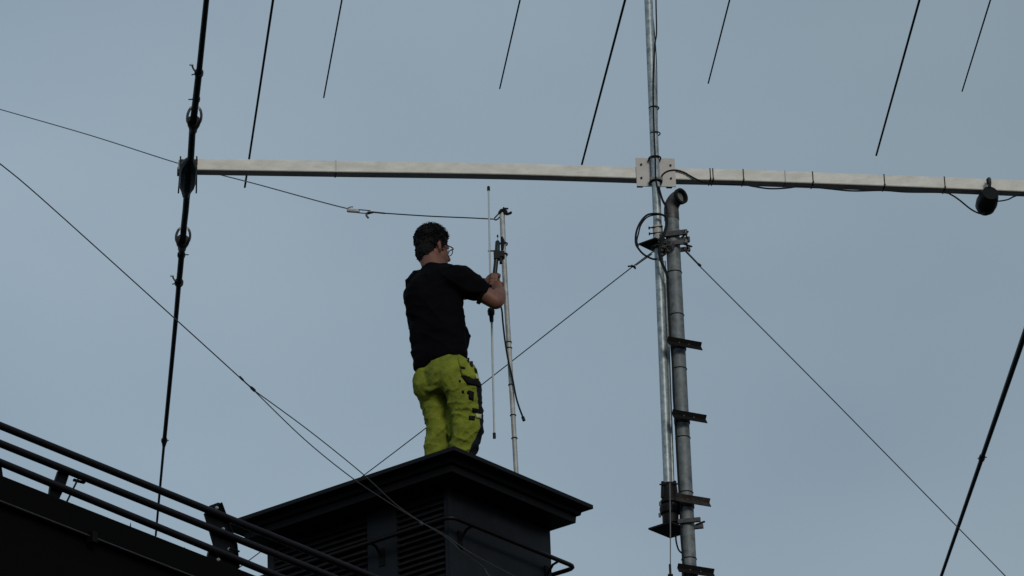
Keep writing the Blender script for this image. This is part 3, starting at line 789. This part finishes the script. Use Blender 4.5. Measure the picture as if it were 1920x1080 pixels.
# dipole antenna being fitted
YD = YPO-.02
dip = thing('dipole_antenna', at(921, 590, YD), 'slim white vertical rod antenna with black tips the man is fitting to the pole', 'antenna')
T('rod', [at(916, 352, YD), at(917.6, 440, YD), at(919.5, 530, YD), at(921, 588, YD)], [.0048, .0052, .0056, .006], FIBRE, dip, seg=12)
T('rod', [at(922, 600, YD), at(924, 690, YD), at(926.8, 815, YD)], [.0062, .0058, .0052], FIBRE, dip, seg=12)
T('tip_cap', [at(915.9, 349.5, YD), at(915.9, 351, YD), at(916.1, 357.5, YD)], [.007, .0085, .0085], BLACKP, dip, seg=10)
T('tip_cap', [at(926.7, 812, YD), at(927, 822, YD)], .0088, BLACKP, dip, seg=10)
T('hub', [at(920.6, 579, YD), at(920.7, 583, YD), at(921, 590, YD), at(921.2, 592, YD), at(921.8, 602, YD), at(922, 604, YD)], [.017, .021, .019, .013, .0115, .009], GREENP, dip, seg=14)
arm = T('arm_tube', [at(933, 451.5, YD-.02), at(933, 454, YD-.02), at(932.5, 470, YD-.02), at(930, 492, YD-.02), at(927, 520, YD-.02), at(925.5, 537, YD-.01)], [.008, .0135, .0145, .013, .013, .012], GREENP, dip, seg=14)
bm = bmesh.new()
add_box(bm, at(938, 478, YD-.01), V((1, 0, 0)), V((0, 1, 0)), Z, .05, .04, .034)
add_box(bm, at(931.5, 479, YD-.02), V((1, 0, 0)), V((0, 1, 0)), Z, .036, .04, .05)
add_box(bm, at(939, 489, YD-.01), V((1, 0, 0)), V((0, 1, 0)), Z, .016, .03, .03)
bevel(bm, .004, 2); link('pole_clamp', bm, BLACKP, dip)
for y in (457.5, 477.5):
    p = at(944.3, y, YPO); T('u_bolt', [p-V((.03, 0, 0))]+ringpts(p, V((-1, 0, 0)), V((0, -1, 0)), .021, 11, 0, pi, False)+[p+V((.016, .02, 0))], .0045, BLACKP, dip, seg=6)
T('clamp_bolt', [at(941, 444, YPO-.02), at(942.5, 452, YPO-.02), at(942, 468, YPO-.02)], [.006, .012, .008], BLACKP, dip, seg=8)
T('wing_nut', [at(933, 440, YD), at(933, 444, YD)], [.003, .006], BLACKP, dip, seg=6)
T('thread', [at(933, 442, YD), at(933, 456, YD-.01)], .0012, BLACKP, dip, seg=6)
T('thread', [at(933.5, 516, YD-.02), at(928, 516, YD-.02)], .0015, BLACKP, dip, seg=6)
T('wing_nut', [at(933.5, 512, YD-.02), at(933.5, 516, YD-.02), at(934, 520, YD-.02)], [.004, .006, .008], BLACKP, dip, seg=6)
T('rod_clamp', [at(915, 470, YD), at(919, 470.5, YD), at(921, 470.5, YD)], [.006, .008, .005], PLATE, dip, seg=8)
T('rod_clamp', [at(919, 470.5, YD), at(926, 470.5, YD-.01)], .0045, DSTEEL, dip, seg=8)
cf = thing('feed_cable', at(942, 580, YPO-.04), 'loose black feed cable hanging from the man\'s hands beside the pole', 'cable')
T('cable', spline([at(938, 572, YPO-.05), at(941, 582, YPO-.04), at(943, 605, YPO-.04), at(947, 640, YPO-.035), at(953, 676, YPO-.03), at(961, 710, YPO-.03), at(969, 750, YPO-.03), at(981, 784, YPO-.03)], 7), .0052, RUBBER, cf, seg=8)
T('connector', [at(980, 781.5, YPO-.03), at(982.8, 789, YPO-.03)], .009, DSTEEL, cf, seg=10)

# ------------------------------------------------------------------ the man
YMN = 23.08
PHI = radians(46)
F = V((sin(PHI), cos(PHI), 0)); RR = V((cos(PHI), -sin(PHI), 0))
def J(x, y, dy=0): return at(x, y, YMN+dy)
def remesh(name, bms, voxel, m, parent, smooth_it=6, fac=.5, disp=None):
    me = bpy.data.meshes.new(name); bmesh.ops.recalc_face_normals(bms, faces=bms.faces); bms.to_mesh(me); bms.free()
    o = bpy.data.objects.new(name, me); COL.objects.link(o)
    md_ = o.modifiers.new('r', 'REMESH'); md_.mode = 'VOXEL'; md_.voxel_size = voxel; md_.use_smooth_shade = True
    s = o.modifiers.new('s', 'SMOOTH'); s.factor = fac; s.iterations = smooth_it
    dg = bpy.context.evaluated_depsgraph_get(); dg.update()
    me2 = bpy.data.meshes.new_from_object(o.evaluated_get(dg))
    bpy.data.objects.remove(o)
    if disp:
        cn = [(v.co.copy(), v.normal.copy()) for v in me2.vertices]
        fl = []
        for c_, n_ in cn: fl.extend(c_ + disp(c_, n_))
        me2.vertices.foreach_set('co', fl); me2.update()
    for p in me2.polygons: p.use_smooth = True
    me2.materials.clear()
    for mm in (m if isinstance(m, (list, tuple)) else [m]): me2.materials.append(mm)
    me2.name = name
    o = bpy.data.objects.new(name, me2); COL.objects.link(o)
    if parent:
        o.parent = parent; me2.transform(Matrix.Translation(-parent.location))
    return o
def limb(bm, pts, rad, hint=None, seg=20, cap=1.):
    """rounded tapered limb, rad = list of r or (ra, rb); ra along hint side"""
    pts = [V(p) for p in pts]; rad = [(r, r) if not isinstance(r, tuple) else r for r in rad]
    d0 = (pts[0]-pts[1]).normalized(); d1 = (pts[-1]-pts[-2]).normalized()
    P_, R_ = [], []
    for t in (1.0, .85, .5):
        s = sqrt(max(0, 1-t*t)); P_.append(pts[0]+d0*min(rad[0])*t*cap); R_.append((rad[0][0]*max(s, .06), rad[0][1]*max(s, .06)))
    P_ += pts; R_ += rad
    for t in (.5, .85, 1.0):
        s = sqrt(max(0, 1-t*t)); P_.append(pts[-1]+d1*min(rad[-1])*t*cap); R_.append((rad[-1][0]*max(s, .06), rad[-1][1]*max(s, .06)))
    rings = []; n = len(P_)
    for i, p in enumerate(P_):
        t = (P_[min(i+1, n-1)]-P_[max(i-1, 0)]).normalized()
        h = hint if hint is not None else (V((0, 1, 0)) if abs(t.y) < .8 else V((1, 0, 0)))
        a = (h-t*h.dot(t)).normalized(); b = t.cross(a)
        rings.append([bm.verts.new(p+a*(R_[i][0]*cos(2*pi*k/seg))+b*(R_[i][1]*sin(2*pi*k/seg))) for k in range(seg)])
    for i in range(n-1):
        for k in range(seg): bm.faces.new((rings[i][k], rings[i][(k+1) % seg], rings[i+1][(k+1) % seg], rings[i+1][k]))
    bm.faces.new(rings[0][::-1]); bm.faces.new(rings[-1])
def ell(bm, c, ax, ay, azz, rx, ry, rz_, u=20, v=14):
    X, Y_, Z_ = ax*rx, ay*ry, azz*rz_
    rg = [[bm.verts.new(c + X*(sin(pi*j/v)*cos(2*pi*k/u)) + Y_*(sin(pi*j/v)*sin(2*pi*k/u)) + Z_*cos(pi*j/v)) for k in range(u)] for j in range(1, v)]
    t_, b_ = bm.verts.new(c+Z_), bm.verts.new(c-Z_)
    for k in range(u):
        bm.faces.new((t_, rg[0][k], rg[0][(k+1) % u])); bm.faces.new((b_, rg[-1][(k+1) % u], rg[-1][k]))
        for j in range(v-2): bm.faces.new((rg[j][k], rg[j+1][k], rg[j+1][(k+1) % u], rg[j][(k+1) % u]))

pel = J(838, 697); waist = J(829, 640); chest = J(815, 566); neckb = J(817, 510, .02); headc = J(811, 465, .05)
shR = J(858, 521, -.13); shL = J(784, 530, .12)
elR = J(929, 565, -.10); wrR = J(938, 546, .075)
elL = J(868, 548, .34); wrL = J(911, 534, .19)
hipR, hipL = pel+RR*.085-Z*.02, pel-RR*.085-Z*.02
knR = J(872, 800, -.02); knL = J(822, 806, .1)
FZ = ROOFZ+.03
anR = atz(861, 962, FZ+.10); anL = atz(830, 950, FZ+.10)
anR.y = min(anR.y, 23.4)
thR = [J(868, 722, -.07), J(871, 748, -.05), J(876, 775, -.03), J(878, 800, -.02), J(873, 826, 0), J(866, 852, .02), J(864, 875, .03), anR+Z*.06]
thL = [J(812, 724, .07), J(816, 750, .085), J(821, 778, .09), J(824, 806, .1), J(821, 835, .12), J(824, 868, .14), anL+Z*.06]
man = thing('person', V(((anR.x+anL.x)/2, (anR.y+anL.y)/2, FZ)), 'man in black t-shirt and yellow work trousers standing on the tower roof', 'person')
HF = V((sin(radians(52)), cos(radians(52)), .0)); HR = V((HF.y, -HF.x, 0))
HU = (Z*1 + HF*.05).normalized(); 
def HP(f, r, u): return headc + HF*f + HR*r + HU*u
bm = bmesh.new()
ell(bm, HP(-.005, 0, .02), HF, HR, HU, .098, .075, .098)                 # cranium
ell(bm, HP(.035, 0, -.045), HF, HR, HU, .062, .058, .075)                # face
ell(bm, HP(.060, 0, -.095), HF, HR, HU, .032, .038, .026)                # chin
limb(bm, [HP(-.02, .045, -.045), HP(.05, .03, -.10)], [.025, .018]); limb(bm, [HP(-.02, -.045, -.045), HP(.05, -.03, -.10)], [.025, .018])
limb(bm, [HP(.088, 0, -.01), HP(.112, 0, -.045)], [.009, .014])            # nose
limb(bm, [HP(.09, -.014, -.075), HP(.097, 0, -.073), HP(.09, .014, -.075)], [.008, .009, .008])   # mouth
limb(bm, [HP(.082, -.035, .008), HP(.093, 0, .012), HP(.082, .035, .008)], [.009, .009, .009])    # brow
for s in (1, -1):                                                           # ears
    limb(bm, [HP(-.008, s*.077, .006), HP(-.018, s*.086, -.012), HP(-.008, s*.082, -.038), HP(0, s*.074, -.050)], [.009, .012, .010, .007])
limb(bm, [HP(-.025, 0, -.05), neckb, neckb-Z*.06], [(.060, .062), (.066, .066), (.09, .09)])
# torso inside the shirt
limb(bm, [pel, waist, chest, neckb-Z*.06], [(.10, .065), (.11, .07), (.14, .08), (.09, .06)], RR)
limb(bm, [shL, shR], [.055, .055])
def arm_limb(sh, el_, wr):
    el_ = el_.copy()
    up = lerp(sh, el_, .45); fo = lerp(el_, wr, .3)
    limb(bm, [sh, up, el_], [.055, .054, .046]); limb(bm, [el_, fo, lerp(el_, wr, .75), wr], [.046, .050, .038, (.031, .027)])
arm_limb(shR, elR, wrR); arm_limb(shL, elL, wrL)
for h, k, a in ((hipR, knR, anR), (hipL, knL, anL)):
    limb(bm, ([h]+(thR if h is hipR else thL)[2:]+[a-Z*.03]), [.055, .05, .047, .045, .042, .038, .034, .032, .03][:len(([h]+(thR if h is hipR else thL)[2:]+[a-Z*.03]))])
# hands: palm + five bent fingers closing round the arm tube
def hand(wr, tgt, side, upv):
    """fingers wrap about the axis ax at tgt"""
    ax = (at(932, 480, YD-.02)-at(925.5, 537, YD-.01)).normalized()       # tube axis, pointing up
    d = (tgt-wr); d = d-ax*d.dot(ax); d.normalize()                        # towards the tube
    s = ax.cross(d)*side                                                   # side of the tube the palm lies on
    pc_ = tgt - d*.030 + s*.018
    limb(bm, [wr, lerp(wr, pc_, .6), pc_], [(.026, .024), (.038, .020), (.042, .018)], ax)
    for i in range(4):
        off = ax*(.033-.021*i)
        ln = (1.0, 1.08, 1.0, .82)[i]; r_ = .0098-.0006*i
        k0 = pc_+off+d*.008; k1 = tgt+off*.93+s*.030*1+d*.016*ln; k2 = tgt+off*.9+s*.004+d*.036*ln; k3 = tgt+off*.88-s*.020*ln+d*.018; k4 = tgt+off*.88-s*.026*ln+d*.002
        limb(bm, [k0, k1, k2, k3, k4], [r_*1.1, r_*1.05, r_, r_*.92, r_*.82], seg=10)
    t0 = lerp(wr, pc_, .55)+ax*.026-s*.006
    limb(bm, [t0, t0+ax*.018-s*.026+d*.022, tgt+ax*.036-s*.024+d*.008, tgt+ax*.040-s*.016+d*.026], [.015, .0125, .0105, .009], seg=10)
tR = lerp(at(925.5, 537, YD-.01), at(927, 520, YD-.02), .2)
hand(wrR, at(925.5, 541, YD-.01)+V((.018, 0, 0)), 1, Z)
hand(wrL, at(926, 528, YD-.01), -1, Z)
body = remesh('body', bm, .0048, SKIN, man, 5, .5)
# eyes
for s in (1, -1):
    bm = bmesh.new(); ell(bm, HP(.080, s*.030, -.012), HF, HR, HU, .012, .012, .012, 12, 8); link('eye', bm, WHITE, body)
# hair
bm = bmesh.new()
ell(bm, HP(-.008, 0, .026), HF, HR, HU, .097, .080, .096)
ell(bm, HP(-.040, 0, -.030), HF, HR, HU, .066, .067, .076)
limb(bm, [HP(.0, .070, .015), HP(.014, .071, -.018)], [.016, .008]); limb(bm, [HP(.0, -.070, .015), HP(.014, -.071, -.018)], [.016, .008])
rnd = random.Random(3)
def scalp():
    while True:
        a = rnd.uniform(0, 2*pi); zc_ = rnd.uniform(-.6, 1)
        dv = V((cos(a)*sqrt(1-zc_*zc_), sin(a)*sqrt(1-zc_*zc_), zc_))
        if dv.x > .25 and zc_ < .45: continue
        if zc_ < -.1 and dv.x > -.2: continue
        return dv
for i in range(150):
    dv = scalp()
    rr_ = rnd.uniform(.010, .019)*(1 if dv.z > .25 else .8)
    if dv.z < .25: dv = dv*.93
    ell(bm, HP(-.010+dv.x*.100, dv.y*.078, .028+dv.z*.099), HF, HR, HU, rr_, rr_, rr_, 10, 8)
hair = remesh('hair', bm, .0038, HAIR, man, 3, .5, disp=lambda c, n: n*(.0045*noise.noise(c*75)+.006*noise.noise(c*150)))
# short strands so the outline is uneven and soft
bm = bmesh.new()
for i in range(2600):
    dv = scalp(); top_ = max(0, dv.z)
    p = HP(-.008+dv.x*.096+(.012 if dv.z < 0 else 0), dv.y*.079, .027+dv.z*.096)
    nv = (HF*dv.x+HR*dv.y+HU*dv.z); tv = nv.cross(V((rnd.uniform(-1, 1), rnd.uniform(-1, 1), rnd.uniform(-1, 1)))).normalized()
    l_ = .8+1.5*top_*rnd.random()
    add_tube(bm, [p, p+nv*.007*l_+tv*.003, p+nv*.013*l_+tv*.008*l_, p+nv*.012*l_+tv*.015*l_], [.0018, .0017, .0014, .0005], 3, caps=False)
link('strands', bm, HAIR, hair)
# glasses
gl = bpy.data.objects.new('x', None); bpy.data.objects.remove(gl)
bm = bmesh.new()
for s in (1, -1):
    c_ = HP(.100, s*.034, -.020)
    add_tube(bm, ringpts(c_, HR, HU, .0, 4) and [c_+HR*(.022*cos(t))+HU*(.0165*sin(t)) for t in [2*pi*k/20 for k in range(20)]], .0026, 6, closed=True)
    add_tube(bm, spline([c_+HR*s*.026+HU*.012, HP(.085, s*.073, -.006), HP(.03, s*.080, -.002), HP(-.012, s*.081, .004), HP(-.03, s*.078, -.012)], 4), .0034, 6)
    add_tube(bm, [c_-HR*(s*.012)+HU*.0165, c_+HR*(s*.012)+HU*.0175, c_+HR*(s*.027)+HU*.012], .003, 6)
add_tube(bm, [HP(.106, -.010, -.012), HP(.108, 0, -.008), HP(.106, .010, -.012)], .002, 6)
glasses = link('glasses', bm, BLACKP, man)
for s in (1, -1):
    bm = bmesh.new(); c_ = HP(.100, s*.034, -.020)
    add_prism(bm, [c_+HR*(.0215*cos(t))+HU*(.016*sin(t)) for t in [2*pi*k/20 for k in range(20)]], HF*.0015)
    link('lens', bm, LENS, glasses)

# shirt
bm = bmesh.new()
hemL, hemR = J(791, 688), J(861, 668)
tors = [(832, 682, .01, .152, .130), (825, 655, .01, .164, .128), (822, 620, .0, .174, .134), (816, 585, 0, .184, .132), (813, 555, 0, .188, .122), (813, 530, .01, .176, .105), (815, 515, .015, .120, .082), (816, 507, .02, .080, .072)]
limb(bm, [J(x, y, d_) for x, y, d_, _, _ in tors], [(a, b) for *_, a, b in tors], RR, seg=36, cap=.3)
ell(bm, shR+V((-.01, 0, .0))-Z*.01, RR, F, Z, .082, .082, .072); ell(bm, shL-Z*.018, RR, F, Z, .078, .082, .072)
limb(bm, [neckb+RR*.05-Z*.015, shR+Z*.01], [.05, .055]); limb(bm, [neckb-RR*.04-Z*.02, lerp(neckb, shL, .55)-Z*.010, shL+Z*.004], [.05, .062, .066])
# shoulder blade and belly volume
ell(bm, J(794, 563, -.02)-F*.01, RR, F, Z, .11, .10, .15); ell(bm, J(797, 625, -.0), RR, F, Z, .095, .085, .15); ell(bm, J(849, 635, .04), RR, F, Z, .10, .10, .12)
# back drape
ell(bm, J(802, 663, 0), RR, F, Z, .105, .085, .075); ell(bm, J(799, 678, 0), RR, F, Z, .082, .076, .050); ell(bm, J(790, 690, 0), RR, F, Z, .052, .055, .025)
slR = lerp(shR, elR, .50)
limb(bm, [shR, lerp(shR, elR, .4), slR+Z*.004], [.078, .076, (.078, .070)])
slL = lerp(shL, elL, .7); limb(bm, [shL, lerp(shL, elL, .4), slL], [.072, .070, .068])
def wr(c, n):
    q = c*7; s = noise.noise(V((q.x*1.2, q.y*1.2, q.z*.9)))+.5*noise.noise(c*17+V((3, 1, 2)))
    rid = (1-abs(noise.noise(V((c.x*9, c.y*9, c.z*16)))))**3
    dg_ = (1-abs(noise.noise(V((c.x*5, c.y*5, (c.z+c.x*.7)*11)))))**5
    return n*(.006*s + .007*rid + .009*dg_ - .007)
shirt = remesh('shirt', bm, .008, SHIRT, man, 6, .5, wr)
# sleeve hem ring + collar
dA = (elR-shR).normalized()
T('sleeve_hem', [slR+dA*.040, slR+dA*.056], [.066, .064], SHIRT, shirt, seg=24)
T('collar', ringpts(neckb+Z*.004, RR, (F+Z*-.1).normalized(), .070, 24), .0095, SHIRT, shirt, seg=8, closed=True)

# trousers
bm = bmesh.new()
limb(bm, [J(838, 684, 0), J(838, 700, 0), J(837, 716, 0), J(836, 730, .0)], [(.128, .112), (.148, .120), (.155, .126), (.14, .11)], RR, seg=32, cap=.35)
ell(bm, pel-F*.050-Z*.03, RR, F, Z, .165, .082, .105); ell(bm, J(876, 705, -.05), RR, F, Z, .06, .06, .08)
ell(bm, hipR-F*.03-Z*.04, RR, F, Z, .09, .085, .12); ell(bm, hipL-RR*.008-F*.050-Z*.03, RR, F, Z, .090, .094, .115)
limb(bm, thR, [(.094, .104), (.090, .098), (.083, .090), (.080, .086), (.076, .082), (.070, .076), (.068, .072), (.070, .072)], RR)
limb(bm, thL, [(.092, .100), (.086, .090), (.078, .080), (.072, .074), (.070, .074), (.073, .076), (.072, .075)], RR)
def fold(path, f, a0, a1, rise, rr0, th):
    c = interp(path, f); t = (interp(path, min(1, f+.05))-interp(path, max(0, f-.05))).normalized()
    a = (RR-t*RR.dot(t)).normalized(); b = (F-t*F.dot(t)).normalized(); pts = []
    for k in range(7):
        an_ = radians(lerp(a0, a1, k/6)); pts.append(c+(a*cos(an_)+b*sin(an_))*rr0 + Z*rise*(k/6-.5))
    limb(bm, pts, [th*.4, th*.8, th, th*1.1, th, th*.8, th*.4], seg=10)
for path, rr0 in ((thR, .077), (thL, .070)):
    for f, a0, a1, rise in ((.12, -150, -20, .07), (.20, -140, 10, -.05), (.40, -170, -40, .05), (.47, -130, 20, .035), (.52, -180, -60, -.03), (.57, -120, 0, .05), (.64, -160, -30, .04), (.72, -100, 30, -.04), (.78, -170, -50, .03), (.86, -130, 0, .04)):
        fold(path, f, a0, a1, rise, rr0-(.003 if f > .3 else -.010), .0105)
limb(bm, [pel-F*.10-RR*.02-Z*.03, pel-F*.05+RR*.10-Z*.10, pel+RR*.15-Z*.11], [.012, .016, .010], seg=10)
limb(bm, [pel-F*.11-RR*.10-Z*.10, pel-F*.105-RR*.03-Z*.13, pel-F*.09+RR*.02-Z*.12], [.010, .014, .010], seg=10)
ell(bm, lerp(knR, knL, .5)+Z*.03, RR, F, Z, .03, .03, .10)
# knee pad pocket bulges
ell(bm, J(887, 795, -.0), RR, F, Z, .06, .045, .095)
ell(bm, J(883, 745, -.02), RR, F, Z, .065, .045, .09)
kz = knR.z-.03
def wt(c, n):
    rid = (1-abs(noise.noise(V((c.x*10+c.z*7, c.y*9, c.z*15)))))**4
    r2 = (1-abs(noise.noise(V((c.x*18-c.z*12, c.y*16, c.z*26+5)))))**4
    low = noise.noise(c*6)
    sh = (1-abs(noise.noise(V((c.x*4+3, c.y*4, (c.z-c.x*.8)*17)))))**5
    kn = math.exp(-((c.z-kz)/.16)**2)
    return n*(.007*rid + .0035*r2 + .005*low + sh*(.003+.006*kn) - .005)
tr = remesh('trousers', bm, .0065, [HIVIS, NAVY], man, 5, .5, wt)
me = tr.data
# navy front panel on right leg: faces pointing forward
ml = man.location
for p in me.polygons:
    c = p.center+ml
    x, y = proj(c)
    # which leg
    if y > 690:
        f = 0
        # distance in front of the leg line
        def line(ths):
            best = None
            for i in range(len(ths)-1):
                a, b = ths[i], ths[i+1]
                if b.z <= c.z <= a.z or i == len(ths)-2:
                    t = (a.z-c.z)/(a.z-b.z+1e-9); q_ = lerp(a, b, t); return q_
            return ths[0]
        qr, ql = line(thR), line(thL)
        q_ = qr if (c-qr).length < (c-ql).length else ql
        fr = (c-q_).dot(V((.93, .37, 0))); th_ = .043 if y < 800 else .043-.022*min(1, (y-800)/40)
        if q_ is ql: th_ = .09
        if y > 712 and fr > th_ + .010*noise.noise(c*14): p.material_index = 1
    elif False: p.material_index = 1

# pockets and trims following the picture on the side of the right leg
dg = bpy.context.evaluated_depsgraph_get(); dg.update()
from mathutils.bvhtree import BVHTree
bv = BVHTree.FromPolygons([v.co+ml for v in me.vertices], [tuple(p.vertices) for p in me.polygons])
def surf(x, y, push=.0):
    d = ray(x, y).normalized(); h = bv.ray_cast(CAM, d)
    if h[0] is None:
        h = bv.find_nearest(J(x, y, -.05)); 
        return h[0] + h[1]*push
    return h[0] - d*push
def cloth_patch(name, poly, m, th=.012, push=.006, parent=None, n=9):
    """a sewn-on patch with real thickness laid over the trousers surface"""
    bm = bmesh.new(); xs = [p[0] for p in poly]; ys = [p[1] for p in poly]
    # quad patch: bilinear from 4 corners
    a, b, c, d = poly; G1 = []; G2 = []
    for i in range(n):
        r1_, r2_ = [], []
        for j in range(n):
            u, v = i/(n-1), j/(n-1)
            x = (1-u)*(1-v)*a[0]+u*(1-v)*b[0]+u*v*c[0]+(1-u)*v*d[0]; y = (1-u)*(1-v)*a[1]+u*(1-v)*b[1]+u*v*c[1]+(1-u)*v*d[1]
            e_ = min(u, 1-u, v, 1-v); bul = min(1, e_*5)**.5
            s_ = surf(x, y); vd = (s_-CAM).normalized()
            wv_ = .004*noise.noise(s_*30)
            r1_.append(bm.verts.new(s_-vd*(push*.3+th*bul+wv_*bul))); r2_.append(bm.verts.new(s_+vd*.008))
        G1.append(r1_); G2.append(r2_)
    for i in range(n-1):
        for j in range(n-1):
            bm.faces.new((G1[i][j], G1[i+1][j], G1[i+1][j+1], G1[i][j+1])); bm.faces.new((G2[i][j], G2[i][j+1], G2[i+1][j+1], G2[i+1][j]))
    for k in range(n-1):
        for (A, B2) in (((0, k), (0, k+1)), ((n-1, k+1), (n-1, k)), ((k+1, 0), (k, 0)), ((k, n-1), (k+1, n-1))):
            bm.faces.new((G1[A[0]][A[1]], G1[B2[0]][B2[1]], G2[B2[0]][B2[1]], G2[A[0]][A[1]]))
    return link(name, bm, m, parent, angle=60)
Q = lambda x, y: (720+x*280/1080, 600+y*280/1080)
cloth_patch('holster_pocket', [Q(528, 252), Q(640, 262), Q(690, 440), Q(560, 405)], HIVIS, .022, .01, tr, 13)
cloth_patch('holster_trim', [Q(556, 405), Q(700, 432), Q(706, 488), Q(600, 462)], PATCH, .016, .01, tr)
cloth_patch('pocket_patch', [Q(648, 342), Q(690, 350), Q(694, 388), Q(655, 380)], PATCH, .030, .016, tr, 7)
cloth_patch('pocket_patch', [Q(548, 330), Q(592, 338), Q(594, 362), Q(555, 352)], PATCH, .028, .012, tr, 7)
cloth_patch('pocket_tape', [Q(654, 388), Q(696, 392), Q(697, 436), Q(662, 424)], REFL, .030, .016, tr, 7)
cloth_patch('side_patch', [Q(610, 505), Q(652, 520), Q(648, 586), Q(612, 574)], PATCH, .006, .006, tr, 7)
cloth_patch('side_patch', [Q(562, 508), Q(580, 510), Q(580, 532), Q(562, 530)], PATCH, .006, .006, tr, 5)
cloth_patch('side_patch', [Q(600, 514), Q(616, 516), Q(612, 538), Q(600, 534)], PATCH, .006, .006, tr, 5)
cloth_patch('knee_flap', [Q(638, 634), Q(708, 646), Q(704, 676), Q(640, 668)], PATCH, .010, .008, tr, 7)
cloth_patch('knee_tape', [Q(660, 678), Q(706, 680), Q(704, 716), Q(664, 708)], REFL, .010, .008, tr, 7)
cloth_patch('knee_flap', [Q(614, 690), Q(660, 694), Q(656, 728), Q(612, 722)], PATCH, .010, .008, tr, 7)
cloth_patch('belt_patch', [Q(540, 432), Q(556, 436), Q(556, 450), Q(542, 448)], PATCH, .008, .006, tr, 5)
for (a, b) in (((618, 248), (634, 275)), ((634, 250), (652, 300)), ((644, 258), (660, 300))):
    p1 = surf(b[0]*280/1080+714, 600+b[1]*280/1080+8, .025)-Z*.012; p0 = p1 + Z*.038 + (at(0, 0, 1)-at(0, 0, 1)); T('tool_handle', [p0, p1], .006, BLACKP, tr, seg=8)
# boots
for a in (anR, anL):
    bm = bmesh.new(); zf = FZ
    an = V((a.x, a.y, zf+.10))
    limb(bm, [an+Z*.06, an-Z*.03], [.06, .055]); limb(bm, [V((an.x, an.y, zf+.048))-F*.05, V((an.x, an.y, zf+.048))+F*.06, V((an.x, an.y, zf+.040))+F*.15], [(.044, .046), (.05, .046), (.05, .036)], RR)
    remesh('boot', bm, .007, BOOT, man, 4, .5)
# wrist watch / glove cuff at left wrist (dark shape beside the hands)
dW = (wrL-elL).normalized()
aw, bw = basis(dW)
T('watch', ringpts(lerp(elL, wrL, .92), aw, bw, .034, 20), .009, BLACKP, man, seg=8, closed=True)
